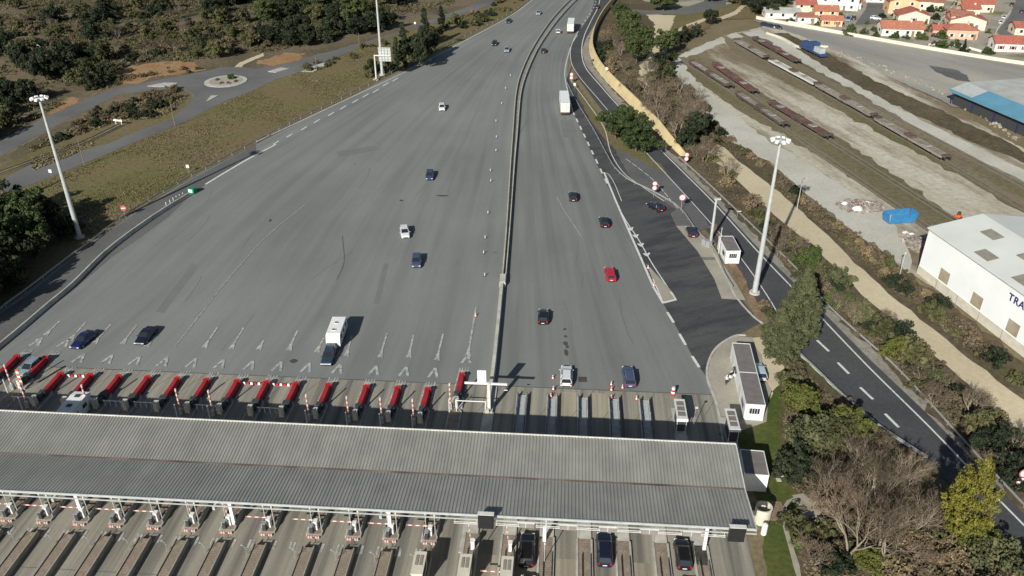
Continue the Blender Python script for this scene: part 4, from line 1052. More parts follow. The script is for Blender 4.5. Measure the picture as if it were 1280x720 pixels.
t = thing('camera_pole', 'thin pole with a small camera right of the entry booth', 'pole', LP(19.0, 91.5, ZP), -AL)
k = MB(); k.tube((0, 0, 0), (0, 0, 3.6), .05, n=6); k.build('shaft', 'galvanised', t); k = MB(); k.cbox(.1, 0, 3.65, .35, .2, .2); k.build('camera', 'dirty_white', t)
# kerb edge on the right of the entry lanes
def kerbline(px, lab, w=.35, h=.16, mat='kerb', z=.09):
    mb = MB(); wall_along(mb, gl(px, True, 5), w, z, z + h); return tag(mb.build('kerbstone', mat), kind='structure')
kerbline([(905, 560), (896, 508), (884, 474), (886, 452), (897, 434), (918, 421), (932, 420)], '')
kerbline([(820, 292), (838, 268)], '') if 0 else None
kerbline([(892, 318), (909, 350), (920, 372), (940, 395), (953, 405)], '', .3)
# triangular tip island
mb = MB(); mb.prism([tuple(G(*p)[:2]) for p in [(808, 331), (813, 336), (842, 368), (846, 376), (831, 380), (825, 368), (815, 348)]], .08, .2)
tag(mb.build('traffic_island', 'c_slab'), kind='structure')
mb = MB(); strip(mb, [G(816, 350), G(829, 379.5)], .25, .212); strip(mb, [G(829, 379.5), G(845, 375.5)], .45, .212); strip(mb, [G(838, 366), G(845, 376)], .3, .212); tag(mb.build('lane_marking', 'paint_white'), kind='structure')
# ------------------------------------------------------------------ central barrier
def barrier(name, label, px, w, h, mat, cat='barrier', top=None, grp=None):
    mb = MB(); wall_along(mb, gl(px, True, 6), w, ZP, ZP + h, 0, top); return tag(mb.build(name, mat), label, cat, grp)
barrier('concrete_barrier', 'wide cream concrete wall between the two carriageways near the toll', [(609, 520), (613, 490), (617, 462), (622.5, 410), (628, 352)], .75, .95, 'concrete_wall', top=.5)
barrier('concrete_barrier', 'left one of the twin low walls along the central strip', [(628, 352), (633, 290), (638, 210), (641, 170), (645, 120), (652, 92), (667, 60), (689, 27), (712, 2), (736, -20)], .28, .8, 'concrete_wall', top=.18)
barrier('concrete_barrier', 'right one of the twin low walls along the central strip', [(632, 352), (637, 290), (643, 210), (647, 165), (651, 120), (659, 92), (674, 60), (696, 28), (720, 2), (746, -20)], .28, .8, 'concrete_wall', top=.18)
mb = MB(); strip(mb, gl([(630, 352), (635, 290), (640.5, 210), (644, 167), (648, 120), (655.5, 92), (670.5, 60), (692.5, 27.5), (716, 2), (741, -20)], True, 6), 1.2, .13); tag(mb.build('central_strip_shade', 'concrete_dark'), kind='structure')  # ground between the twin walls, its dark colour standing for their shadow
t = thing('concrete_block', 'pale block where the central twin walls join the wide wall', 'barrier', G(628.5, 354) + Vector((0, 0, ZP)), head((628, 354), (632, 300)))
k = MB(); k.box(-.6, .6, -1.6, 1.6, 0, 1.05, tx=.1, ty=.1); k.build('block', 'concrete_wall', t)
# gantry with the white sign
t = thing('gantry_sign', 'white panel on a T shaped post over the central barrier', 'sign', LP(-9.75, 93.0, ZP), -AL)
k = MB(); k.box(-.22, .22, -.22, .22, 0, 5.3); k.build('post', 'dirty_white', t)
k = MB(); k.box(-3.4, 2.6, -.12, .12, 5.0, 5.25); k.build('arm', 'white_paint', t)
k = MB(); k.box(-1.6, -.35, .13, .28, 4.9, 7.2); k.build('panel', 'white_paint', t)
k = MB(); k.cbox(2.4, -.1, 4.2, .5, .1, .1); k.build('bracket', 'white_paint', t)
k = MB(); k.box(-.5, .5, -.5, .5, 0, .5); k.build('footing', 'concrete_wall', t)
t = thing('lane_railing', 'white railing left of the gantry post across the middle lane', 'railing', LP(-12.3, 92.6, .1), -AL)
k = MB(); k.tube((-2.1, 0, 2.2), (2.1, 0, 2.2), .07, n=6); k.build('rail', 'white_paint', t)
for x in (-2.1, 2.1): k = MB(); k.tube((x, 0, 0), (x, 0, 2.25), .07, n=6); k.build('post', 'white_paint', t)
# ------------------------------------------------------------------ vehicles on the plaza
def lcar(label, a, b, rz, style, col, **k):
    p = LP(a, b); return car(label, p.x, p.y, rz, style, col, **k)
carp('dark blue car nearing the leftmost toll lanes', 104, 424, (-8, 7), 'sedan', (.012, .02, .09))
carp('black sedan with bright headlights right of the dark blue car, left side', 182, 419, (-7, 8), 'sedan', (.012, .014, .03))
carp('dark teal car towing the white caravan', 411, 444, (-5, 14), 'estate', (.03, .055, .085))
q = G(421, 417, 1.2); caravan_trailer('white caravan behind a dark car before the toll', q, head((421, 417), (412, 442)))
carp('white hatchback facing us in the middle of the left carriageway', 506, 290, (2, 12), 'hatch', (.75, .75, .73))
carp('blue grey car following behind right of the white hatchback', 520.5, 326, (-.5, 12), 'hatch', (.06, .085, .15))
carp('dark blue car alone on the left carriageway, above the white hatchback', 537, 219, (-1, 10), 'hatch', (.05, .06, .12))
carp('small white car far up the left carriageway on its own', 552.5, 134, (0, 10), 'hatch', (.78, .78, .76))
carp('dark car near the far left edge line beside the silver one', 618, 54, (-2, 6), 'hatch', (.015, .02, .03))
carp('silver car just right of the dark one, far left carriageway', 633.5, 62, (-1, 8), 'hatch', (.3, .33, .37))
carp('dark car by the edge line at the top of the left carriageway', 636, 26, (-5, 5), 'sedan', (.02, .035, .06))
carp('light grey car left of the central strip at the very top', 673.5, 16, (-4, 5), 'sedan', (.35, .38, .42))
carp('white car left of the far lorry', 698, 39, (1.5, -8), 'hatch', (.75, .75, .73))
carp('black car below the white car, far right carriageway', 679.5, 63, (2, -8), 'hatch', (.012, .013, .016))
carp('black hatchback up the middle of the right carriageway', 716, 245, (-1.2, -8), 'hatch', (.014, .015, .02))
carp('black car just above the red one', 755, 277, (-2.5, -8), 'hatch', (.013, .014, .018))
carp('bright red estate on the right carriageway', 762.5, 342, (-2, -8), 'estate', (.55, .015, .03))
carp('black hatchback alone in the right carriageway near the toll', 679, 395, (.4, -8), 'hatch', (.013, .014, .018))
lcar('white estate car with roof bars leaving the toll', *(lambda p: (p.x * CA - p.y * SA, p.x * SA + p.y * CA))(G(708, 469, .7)), BU, 'estate', (.78, .78, .76), bars=True)
lcar('slate blue estate car leaving the toll beside the white one', *(lambda p: (p.x * CA - p.y * SA, p.x * SA + p.y * CA))(G(786, 470, .7)), BU + .05, 'estate', (.07, .1, .18), bars=True)
carp('black car turning at the kerb under the round signs', 819, 258, (-9, -5), 'hatch', (.012, .016, .03))
carp('dark purple hatchback parked on the concrete lay-by', 864.5, 289, (-3, -7), 'hatch', (.03, .018, .05))
carp('small dark car at the top of the slip road', 746.5, 8, (3, -8), 'hatch', (.02, .025, .035))
lcar('leftmost car half under the canopy, black with pale bumper', -2.95, 67.6, BU, 'estate', (.012, .014, .017))
lcar('middle one of the three cars half under the canopy', 6.0, 68.3, BU, 'estate', (.012, .02, .05))
lcar('rightmost of the three cars half under the canopy', 15.0, 68.2, BU, 'hatch', (.012, .013, .02))
lcar('black car at the bottom edge waiting behind the leftmost one', -2.6, 61.3, BU, 'suv', (.012, .013, .015))
lcar('black car at the bottom edge waiting behind the rightmost one', 15.1, 62.0, BU, 'suv', (.012, .013, .015))
motorhome('white motorhome coming out from under the canopy, far left', LP(-68.0, 88.1), BD + math.pi)
box_truck('white box lorry beside the slip road junction', 705.5, 131, (-1.4, -10), L=11)
box_truck('white box lorry at the top of the right carriageway', 713.5, 34, (1.3, -8), L=10)
carp('white and blue car mostly hidden behind the long cabin', 949, 464, (-3, -9), 'hatch', (.5, .62, .68))
# vehicle under the tree in the left lanes
carp('pale car squeezed between the first two crash cushions', 38, 459, (-7, 6), 'hatch', (.25, .33, .36))
# ------------------------------------------------------------------ cones and drums
def mk_cone():
    t = thing('traffic_cone', '', 'traffic cone')
    k = MB(); k.tube((0, 0, .05), (0, 0, .95), .24, .06, n=10); k.build('cone_body', 'white_paint', t)
    k = MB(); k.box(-.36, .36, -.36, .36, 0, .09); k.build('foot', 'red_paint', t)
    k = MB(); k.tube((0, 0, .5), (0, 0, .72), .15, .115, n=10); k.build('band', 'orange_plastic', t); return t
mCo = Maker(mk_cone)
for x, y, lab in ((691, 472, 'red and white marker cone left of the white estate car'), (691.5, 487, 'marker cone at the nose of the entry island left of the white estate'), (688.5, 496, 'marker cone with large red foot on the entry island left of the white estate'),
                  (764, 480, 'upper cone of the three standing left of the slate blue car'), (764, 488, 'middle cone of the three left of the slate blue car'), (764, 498, 'lowest cone of the three left of the slate blue car'),
                  (778, 484, 'cone touching the front of the slate blue car'), (795.5, 498, 'orange cone at the entry island right of the slate blue car'),
                  (594.5, 394, 'orange cone on the line left of the central wall'), (810, 334, 'upper cone on the narrow tip island'), (817, 356, 'lower cone on the narrow tip island'),
                  (911, 317, 'red cone at the corner of the white hut'), (984, 454, 'orange marker in the scrub beside the tall grey conifers')):
    p = G(x, y + 2); p.z = ZP + (.2 if x in (691.5, 688.5, 764) and y > 480 else .03); mCo(p, .2, lab, 'red and white cones', .7)
t = thing('traffic_drum', 'red and white drum in front of the last entry island', 'drum', G(841, 494) + Vector((0, 0, ZP)))
for i in range(4): k = MB(); k.tube((0, 0, i * .33), (0, 0, i * .33 + .33), .36 - i * .03, .34 - i * .03, n=12); k.build('band', 'red_paint' if i % 2 == 0 else 'white_paint', t)
def mk_del():
    t = thing('lane_delineator', '', 'delineator')
    k = MB(); k.tube((0, 0, .06), (0, 0, .75), .09, n=8); k.build('tube', 'dirty_white', t)
    k = MB(); k.tube((0, 0, 0), (0, 0, .07), .24, n=10); k.build('foot', 'rubber', t); return t
mDe = Maker(mk_del)
for x, y in ((620, 190), (613, 215), (613.5, 228), (610, 268), (606.5, 299), (604.5, 318), (606, 346), (620, 153), (620.5, 173), (627, 131), (632, 112), (638, 96)):
    mDe(G(x, y) + Vector((0, 0, ZP)), 0, 'thin pale delineator in the row left of the central strip', 'delineators left of the central strip')
# green chevron nose marker where the left lane splits
t = thing('gore_marker', 'green nose marker at the tip of the left concrete kerb', 'marker', G(239, 243) + Vector((0, 0, ZP)), head((239, 243), (225, 252)))
k = MB(); k.prism([(-.8, 0), (.8, 0), (.9, -.9), (0, -1.6), (-.9, -.9)], .05, 1.3); k.build('body', 'green_plastic', t)
k = MB(); k.box(-.5, .5, .02, .1, .4, 1.1); k.build('arrow_panel', 'white_paint', t)
# concrete kerb wall of the far left lane
barrier('concrete_barrier', 'curving low concrete wall at the far left of the plaza', [(-70, 492), (-20, 452), (25, 415), (60, 385), (92, 358), (125, 325), (150, 304), (180, 282), (210, 262), (236, 246)], .45, .85, 'concrete_wall', top=.25)
def mk_bol():
    t = thing('bollard', '', 'bollard'); k = MB(); k.tube((0, 0, 0), (0, 0, .8), .1, .09, n=8); k.build('post', 'dirty_white', t)
    k = MB(); k.tube((0, 0, .8), (0, 0, .86), .11, n=8); k.build('cap', 'green_plastic', t); return t
mBl = Maker(mk_bol)
for i, (x, y) in enumerate(((209, 258), (214, 255), (218, 252), (222, 250), (226, 248), (230, 246))):
    mBl(G(x - 1, y - 1) + Vector((0, 0, ZP)), 0, 'pale short post in the little row behind the green marker', 'short posts behind the green marker')
# ------------------------------------------------------------------ guard rails
def guard(label, px, gap=4.0, h=.75, grp='steel guard rails', n=6, double=False):
    w = gl(px, True, n); root = thing('guard_rail', label, 'guard rail', w[0].copy(), 0, grp); o = w[0]
    w = [p - o for p in w]
    mb = MB(); l = offs(w, .03)
    wall_along(mb, l, .06, h - .33 + ZP, h + ZP); mb.build('beam', 'galvanised', root)
    s = 0; L = 0; pm = None; cnt = 0
    for i in range(1, len(w)):
        d = (w[i] - w[i - 1]).length
        while s < L + d and cnt < 95:
            p = w[i - 1].lerp(w[i], (s - L) / d)
            if pm is None:
                k = MB(); k.box(-.05, .05, -.06, .06, 0, h - .05); ob = k.build('post', 'galvanised', root); pm = ob.data; ob.location = p + Vector((.12, 0, ZP))
            else: link('post', pm, root, p + Vector((.12, 0, ZP)))
            s += gap; cnt += 1
        L += d
    return root
guard('guard rail along the grass verge left of the motorway', [(-60, 447), (0, 391), (37, 363), (85, 326), (110, 308), (165, 267), (240, 222), (320, 179), (372, 151), (445, 115.5), (507, 83), (575, 49), (638, 17), (668, -4)], 5)
guard('guard rail on the outer edge of the slip road', [(848, 199), (880, 228), (920, 266), (960, 305), (1000, 345), (1028, 379), (1060, 410), (1120, 464), (1185, 535), (1235, 590), (1285, 643), (1340, 700)], 4)
guard('guard rail between the slip road and the scrub below the conifers', [(997, 444), (1020, 466), (1055, 500), (1095, 534), (1130, 558), (1158, 576)], 3)
guard('guard rail curving between the carriageway and the slip road', [(713, 84), (708, 100), (712, 113), (724, 135), (742, 165), (758, 195), (768, 212), (785, 227), (815, 242), (848, 262), (868, 288), (884, 305)], 3.5)
guard('short guard rail beside the lay-by hut', [(884, 303), (895, 320), (905, 345), (915, 362)], 3)
# yellow retaining wall
w = gl([(772, -12), (763, 4), (750, 21), (740, 40), (736, 58), (738, 72), (746, 88), (760, 105), (776, 121), (800, 145), (822, 168), (850, 196)], True, 6)
mb = MB(); rings = []
for i, p in enumerate(offs(w, 0)):
    n = offs(w, 1)[i] - w[i]; a = p - n * .0
    hh = 2.9 if i < len(w) - 8 else 2.9 - .25 * (i - (len(w) - 8))
    rings.append([(p.x, p.y, .05), (p.x - n.x * -1.0, p.y - n.y * -1.0, hh), (p.x - n.x * -1.3, p.y - n.y * -1.3, hh), (p.x - n.x * -1.35, p.y - n.y * -1.35, .05)])
mb.loft(rings); tag(mb.build('retaining_wall', 'wall_yellow'), 'curving yellow wall along the slip road', 'wall')
# ------------------------------------------------------------------ lighting masts
def mast(label, px, py, hgt, lamps=8, grp='tall lighting masts'):
    p = G(px, py); t = thing('light_mast', label, 'light mast', (p.x, p.y, .1), random.uniform(0, 1), grp)
    k = MB(); k.tube((0, 0, 0), (0, 0, hgt), .5, .2, n=14); k.build('shaft', 'pale_metal', t)
    k = MB(); k.tube((0, 0, -.05), (0, 0, .35), 1.0, .9, n=12); k.build('footing', 'kerb', t)
    k = MB(); k.tube((0, 0, hgt - .4), (0, 0, hgt - .2), .9, n=16); k.build('head_ring', 'galvanised', t)
    for i in range(lamps):
        a = 2 * math.pi * i / lamps; q = Vector((math.cos(a) * 1.3, math.sin(a) * 1.3, hgt - .1)); k = MB()
        k.T = Matrix.Translation(q) @ Matrix.Rotation(a, 4, 'Z') @ Matrix.Rotation(R(20), 4, 'Y'); k.box(-.35, .35, -.28, .28, -.12, .16, tx=.05, ty=.05); k.build('floodlight', 'white_paint', t)
    return t
mast('tall light mast on the left beside the dark pines', 100, 297, 28.8)
mast('tall light mast on the right beside the slip road', 943, 367, 28.8)
mast('tall light mast behind the direction sign at the far left edge', 478, 94, 28.8)
# direction sign seen from behind
p = G(470.5, 100); t = thing('direction_sign', 'large pale direction sign on a cranked post before the cypresses', 'sign', (p.x, p.y, .1), R(-6))
k = MB(); k.tube((0, 0, 0), (0, 0, 7.8), .28, .22, n=8); k.build('post', 'dirty_white', t)
k = MB(); k.tube((-.1, 0, 7.7), (5.2, 0, 7.7), .2, .16, n=8); k.build('arm', 'dirty_white', t)
k = MB(); k.box(1.3, 5.2, .2, .32, 5.9, 10.2); k.build('panel', 'pale_metal', t)
for zz in (6.5, 7.4, 8.3, 9.2, 9.9): k = MB(); k.box(1.3, 5.2, .08, .2, zz, zz + .14); k.build('stiffener', 'galvanised', t)
for xx in (2.2, 3.1, 4.1): k = MB(); k.box(xx, xx + .14, .02, .2, 5.9, 10.2); k.build('stiffener', 'galvanised', t)
k = MB(); k.box(-.8, .8, -.8, .8, 0, .3); k.build('footing', 'kerb', t)
# smaller lamp posts
def lamp(label, px, py, h, arm, rz=0, grp=None, r=.09):
    p = G(px, py); t = thing('lamp_post', label, 'lamp post', (p.x, p.y, .08), rz, grp)
    k = MB(); k.tube((0, 0, 0), (0, 0, h), r, r * .6, n=8); k.build('shaft', 'pale_metal', t)
    k = MB(); k.tube((0, 0, h - .05), (arm, 0, h + .15), r * .6, n=6); k.build('arm', 'pale_metal', t)
    k = MB(); k.cbox(arm + .3, 0, h + .15, .8, .3, .14, tx=.06, ty=.05); k.build('lantern', 'dirty_white', t); return t
lamp('lamp post in the woods above the dark round bush', 56, 80, 6, .8, 2.6)
lamp('lamp post at the yard edge with a dark round head', 996, 262, 7, .4, .4)
lamp('lamp post by the corner of the white warehouse', 1123, 349, 5, .4, 1.0)
p = G(888.5, 301); t = thing('camera_mast', 'thick pale pole with a flat top beside the lay-by', 'pole', (p.x, p.y, .1))
k = MB(); k.tube((0, 0, 0), (0, 0, 9.0), .3, .22, n=10); k.build('shaft', 'pale_metal', t); k = MB(); k.cbox(.2, 0, 9.05, 1.3, .5, .3); k.build('head', 'pale_metal', t)
p = G(898, 318); t = thing('flag_pole', 'thin white pole at the left end of the white hut', 'pole', (p.x, p.y, .1))
k = MB(); k.tube((0, 0, 0), (0, 0, 5.5), .06, .04, n=6); k.build('shaft', 'white_paint', t); k = MB(); k.tube((0, 0, 5.5), (0, 0, 5.65), .08, n=6); k.build('finial', 'white_paint', t)
# ------------------------------------------------------------------ signs
def rsign(label, px, py, h, r, rz, kind='ring', grp=None, n=1):
    p = G(px, py); t = thing('road_sign', label, 'road sign', (p.x, p.y, .1), rz, grp)
    k = MB(); k.tube((0, 0, 0), (0, 0, h + r), .06, n=6); k.build('post', 'galvanised', t)
    for i in range(n):
        zc = h + r * .2 - i * r * 1.9
        k = MB(); k.tube((0, -.07, zc), (0, -.11, zc), r, n=24); k.build('sign_plate', 'sign_ring', t)
        k = MB()
        if kind == 'ring': k.tube((0, -.112, zc), (0, -.13, zc), r * .76, n=24)
        else: k.box(-r * .7, r * .7, -.13, -.112, zc - r * .17, zc + r * .17)
        k.build('sign_face', 'white_paint', t)
    return t
rsign('red no entry sign at the left verge near the concrete kerb', 157, 272, 2.0, .62, R(10), 'bar')
rsign('pair of round red ringed signs above the turning black car', 817, 246, 3.0, .55, 0, n=2)
rsign('large round red ringed sign on the paved area, right of the turning car', 851, 264, 3.0, .72, 0)
rsign('round red ringed sign at the end of the yellow wall', 857, 206, 2.4, .55, 0, n=2)
rsign('round red ringed sign on the narrow verge left of the slip road', 714, 104, 2.6, .55, 0, n=2)
rsign('small round sign on top of the yellow wall', 757.5, 100, 3.4, .6, 0)
rsign('red and white sign behind the guard rail at the lower right', 1272, 612, 2.6, .7, 0, n=2)
for lab, x, y in (('white panel sign at the far verge above the cypresses', 519, 34), ('small white sign at the start of the verge below the service road', 65, 222), ('small pale round marker on the grass verge beside the guard rail', 236, 216), ('small white panel on a stake on the verge left of the slip road', 718, 112)):
    p = G(x, y); t = thing('marker_sign', lab, 'sign', (p.x, p.y, .05)); k = MB(); k.tube((0, 0, 0), (0, 0, 1.6), .04, n=5); k.build('post', 'galvanised', t)
    k = MB(); k.box(-.35, .35, -.08, -.04, 1.2, 2.0); k.build('panel', 'white_paint', t)
p = G(921, 273); t = thing('marker_sign', 'small white lamp head on a short post at the outer guard rail', 'sign', (p.x, p.y, .05)); k = MB(); k.tube((0, 0, 0), (0, 0, 1.6), .04, n=5); k.build('post', 'galvanised', t); k = MB(); k.cbox(.3, 0, 1.6, .8, .3, .12); k.build('head', 'dirty_white', t)
for lab, x, y, hh in (('thin dark pole beside the lower service road, nearer the roundabout', 219, 158, 7), ('thin dark pole beside the lower service road at the left mast', 106, 208, 7), ('thin dark pole at the kerb right of the roundabout', 396, 88, 5), ('thin dark pole at the wood edge above the right service road', 449, 55, 4)):
    p = G(x, y); t = thing('utility_pole', lab, 'pole', (p.x, p.y, 0)); k = MB(); k.tube((0, 0, 0), (0, 0, hh), .12, .09, n=6); k.build('shaft', 'wood', t); k = MB(); k.cbox(0, 0, hh - .4, .9, .08, .08); k.build('cross_bar', 'dark_metal', t)
# ------------------------------------------------------------------ cabins
def cabin(label, px0, px1, width, h, units=1, win=True, mat='white_paint'):
    """px0 near right corner, px1 far right corner, on the ground"""
    p, q = G(*px0), G(*px1); L = (q - p).length; rz = math.atan2(q.y - p.y, q.x - p.x) - math.pi / 2
    t = thing('portable_cabin', label, 'cabin', (p.x, p.y, .1), rz)
    k = MB(); k.box(-width, 0, 0, L, 0, h); k.build('wall', mat, t)
    for u in range(units):
        a, b = L * u / units, L * (u + 1) / units
        k = MB(); k.box(-width + .06, -.06, a + .06, b - .06, h + .002, h + .08); k.build('roof', 'dark_roof', t)
        k = MB()
        for x0, x1, y0, y1 in ((-width - .03, -width + .06, a, b), (-.06, .03, a, b), (-width + .06, -.06, a - .02, a + .06), (-width + .06, -.06, b - .06, b + .02)): k.box(x0, x1, y0, y1, h - .12, h + .14)
        k.build('roof_rim', 'white_paint', t)
        k = MB(); k.box(-width - .02, -width, a + L / units * .55, a + L / units * .75, .1, 2.1); k.build('door', 'dirty_white', t)
        k = MB(); k.box(-width - .02, -width, a + L / units * .15, a + L / units * .4, 1.0, 1.9); k.build('window', 'glass', t)
    if win:
        f = MB(); f.box(-width * .78, -width * .22, -.03, 0, 1.2, 2.1); w_ = f.build('window', 'glass', t)
        for i in range(5): b_ = MB(); x = -width * .76 + i * width * .13; b_.box(x, x + .05, -.05, -.031, 1.2, 2.1); b_.build('bar', 'white_paint', w_)
    return t
cabin('long white double cabin with dark roof on the pavement', (953, 527), (934, 449), 2.7, 2.7, 2)
cabin('white cabin with dark roof beside the canopy end', (957, 616), (950.5, 585), 3.0, 2.7, 1, False)
cabin('small white hut beside the lay-by', (923.5, 330), (913.5, 311), 2.7, 2.6, 1)
p = G(902, 313); t = thing('grey_cabinet', 'grey cabinets by the rail left of the white hut', 'cabinet', (p.x - 2, p.y + 1, .1), R(35))
for i in range(2): k = MB(); k.box(-.4, .4, i * 1.1, i * 1.1 + .95, 0, 1.2); k.build('cabinet', 'galvanised', t)
# drain grates
for lab, a, b in (('dark square drain grate right of the white estate car', 728, 475), ('dark rectangular grate on the lay-by', 884, 324)):
    p = G(a, b); t = thing('drain_grate', lab, 'grate', (p.x, p.y, .1), 0)
    sx = 1.3 if b > 400 else 3.2
    k = MB(); k.box(-sx / 2, sx / 2, -.65, .65, 0, .025); k.build('frame', 'rust', t)
    for i in range(5): k = MB(); k.box(-sx / 2 + .1, sx / 2 - .1, -.55 + i * .24, -.43 + i * .24, .025, .045); k.build('bar', 'dark_metal', t)
# ------------------------------------------------------------------ right edge odds and ends
p = G(951.5, 652); t = thing('water_tank', 'open round pale tank beside the canopy corner', 'tank', (p.x, p.y, .1))
mb = MB(); n = 20
vs = [];
for r_, z_ in ((.95, 0), (1.0, 2.4), (.82, 2.4), (.8, 1.6)): vs.append([(r_ * math.cos(6.2832 * i / n), r_ * math.sin(6.2832 * i / n), z_) for i in range(n)])
mb.loft(vs, caps=False); mb.build('shell', 'cream', t)
k = MB(); k.tube((0, 0, .1), (0, 0, 1.6), .8, n=20); k.build('contents', 'dark_roof', t)
p = G(951, 668); t = thing('gas_tank', 'small white upright tank below the round open tank', 'tank', (p.x + .3, p.y, .1)); k = MB(); k.tube((0, 0, 0), (0, 0, 1.5), .35, n=14); k.build('body', 'white_paint', t); k = MB(); k.blob((0, 0, 1.5), .35, 12, 6, 0, sq=(1, 1, .5)); k.build('dome', 'white_paint', t)
p = G(963, 640); t = thing('wooden_deck', 'weathered plank deck on the grass beside the round tank', 'deck', (p.x, p.y, .1), -AL)
for i in range(9): k = MB(); k.box(-1.6, 1.6, -1.6 + i * .36, -1.28 + i * .36, .1, .2); k.build('plank', 'wood', t)
# small picnic table like object on the lawn
p = G(973, 601); t = thing('garden_stand', 'small pale stand on the lawn right of the lone cabin', 'stand', (p.x, p.y, .1)); k = MB(); k.tube((0, 0, 0), (0, 0, .9), .07, n=6); k.build('leg', 'galvanised', t); k = MB(); k.box(-.4, .4, -.35, .35, .9, 1.0); k.build('top', 'stone', t); k = MB(); k.box(-.3, .3, -.3, .3, 0, .1); k.build('foot', 'stone', t)
mb = MB()
for i in range(26):
    x, y = random.gauss(1020, 6), random.gauss(655, 4); p = G(x, y); mb.blob((p.x, p.y, .2), random.uniform(.12, .4), 6, 4, .3)
tag(mb.build('rubble_heap', 'rubble'), 'small grey rubble heap by the garden slab under the bare trees', 'rubble heap')
# ------------------------------------------------------------------ white warehouse
def mk_shed():
    rz = math.atan2(*(lambda v: (v.y, v.x))(G(1280, 447) - G(1146, 342))) + math.pi / 2
    p = G(1146, 342); t = thing('warehouse', 'large white warehouse with pale roof and tan wall panels', 'warehouse', (p.x, p.y, .05), rz)
    # local -y runs along the long wall towards the camera, +x is depth
    L = 62; Wd = 21.0; h = 9.3; hr = 11.0
    k = MB(); k.add([(0, 0, 1.7), (0, -L, 1.7), (0, -L, h), (0, 0, h), (Wd, 0, h), (Wd, -L, h), (Wd, 0, 0), (Wd, -L, 0), (Wd / 2, 0, hr), (Wd / 2, -L, hr), (0, 0, 0), (0, -L, 0)],
        [(0, 3, 2, 1), (6, 7, 5, 4), (10, 6, 4, 8, 3), (11, 2, 9, 5, 7)]); k.build('wall', 'shed_white', t)
    k = MB(); k.box(-.12, 0, -L, 0, 0, 1.75); bs = k.build('base_wall', 'cream', t)
    for i in range(1, 11): q = MB(); q.box(-.15, -.121, -i * 5.6 - .04, -i * 5.6 + .04, 0, 1.75); q.build('joint', 'concrete_dark', bs)
    k = MB(); k.loft([[(-.25, y, h - .05), (-.25, y, h + .12), (Wd / 2, y, hr + .17), (Wd + .25, y, h + .12), (Wd + .25, y, h - .05), (Wd / 2, y, hr)] for y in (.3, -L - .3)]); rf = k.build('roof', 'shed_roof', t)
    sl = (hr - h) / (Wd / 2)
    zr = lambda x: h + .12 + (x + .25) * (hr + .05 - h) / (Wd / 2 + .25) + .02
    for i in range(6):
        for x0, yo in ((6.1, -4.9), (1.15, -10.2)):
            y0 = yo - i * 9.0; q = MB(); z0 = zr(x0); z1 = zr(x0 + 2.2)
            q.loft([[(x0, y, z0 - .1), (x0, y, z0), (x0 + 2.2, y, z1), (x0 + 2.2, y, z1 - .1)] for y in (y0, y0 - 3.5)])
            q.build('skylight', 'skylight', rf)
    for i in range(7): y0 = -5.5 - i * 8.6; q = MB(); q.box(-.04, .0, y0 - 2.5, y0, 1.95, 4.2); q.build('wall_panel', 'panel_tan', t)
    k = MB(); k.box(-.3, -.2, -L, 0, h - .12, h + .02); k.build('gutter', 'pale_metal', t)
    for i in range(1, 40): pass
    cu = bpy.data.curves.new('lettering', 'FONT'); cu.body = 'TRANS'; cu.size = 1.75; cu.extrude = .02; cu.offset = .03; cu.space_character = 1.12
    tmp = bpy.data.objects.new('lettering', cu); COL.objects.link(tmp); dg = bpy.context.evaluated_depsgraph_get(); me = bpy.data.meshes.new_from_object(tmp.evaluated_get(dg)); bpy.data.objects.remove(tmp)
    me.materials.clear(); me.materials.append(MATS['navy']); o = link('lettering', me, t, (-.05, -21.2, 6.9)); o.rotation_euler = (R(90), 0, R(-90)); return t
mk_shed()
# ------------------------------------------------------------------ depot with blue awning
a, b = G(1186, 130), G(1280, 172); rz = math.atan2(b.y - a.y, b.x - a.x)
t = thing('depot_building', 'long depot with blue sloping awning and grey roof', 'depot', (a.x, a.y, .05), rz)
k = MB(); k.box(.5, 69.5, .6, 45, 0, 3.6); k.box(.5, 69.5, 4.6, 45, 3.6, 5.3); k.build('wall', 'dark_metal', t)  # near-black lower front painted as the shade of the open side below the awning
k = MB(); k.loft([[(x, -.6, 4.2), (x, -.6, 4.45), (x, 4.5, 6.0), (x, 4.5, 5.7)] for x in (8.5, 70.3)]); k.build('awning', 'blue_roof', t)
k = MB(); k.loft([[(x, -.6, 4.2), (x, -.6, 4.45), (x, 4.5, 6.0), (x, 4.5, 5.7)] for x in (-.3, 8.45)]); k.build('awning', 'pale_metal', t)
k = MB(); k.box(-.3, 70.3, -.75, -.6, 3.7, 4.5); k.build('fascia', 'blue_roof', t)
k = MB(); k.box(-.3, 70.3, 4.5, 24, 5.4, 6.0); k.build('roof', 'roof_pale', t)
k = MB(); k.box(6, 70.3, 24.02, 45, 5.4, 6.5); k.build('roof', 'shed_white', t)
for i in range(9): k = MB(); k.box(i * 8.6 + .1, i * 8.6 + .3, .2, .4, 0, 4.0); k.build('column', 'navy', t)
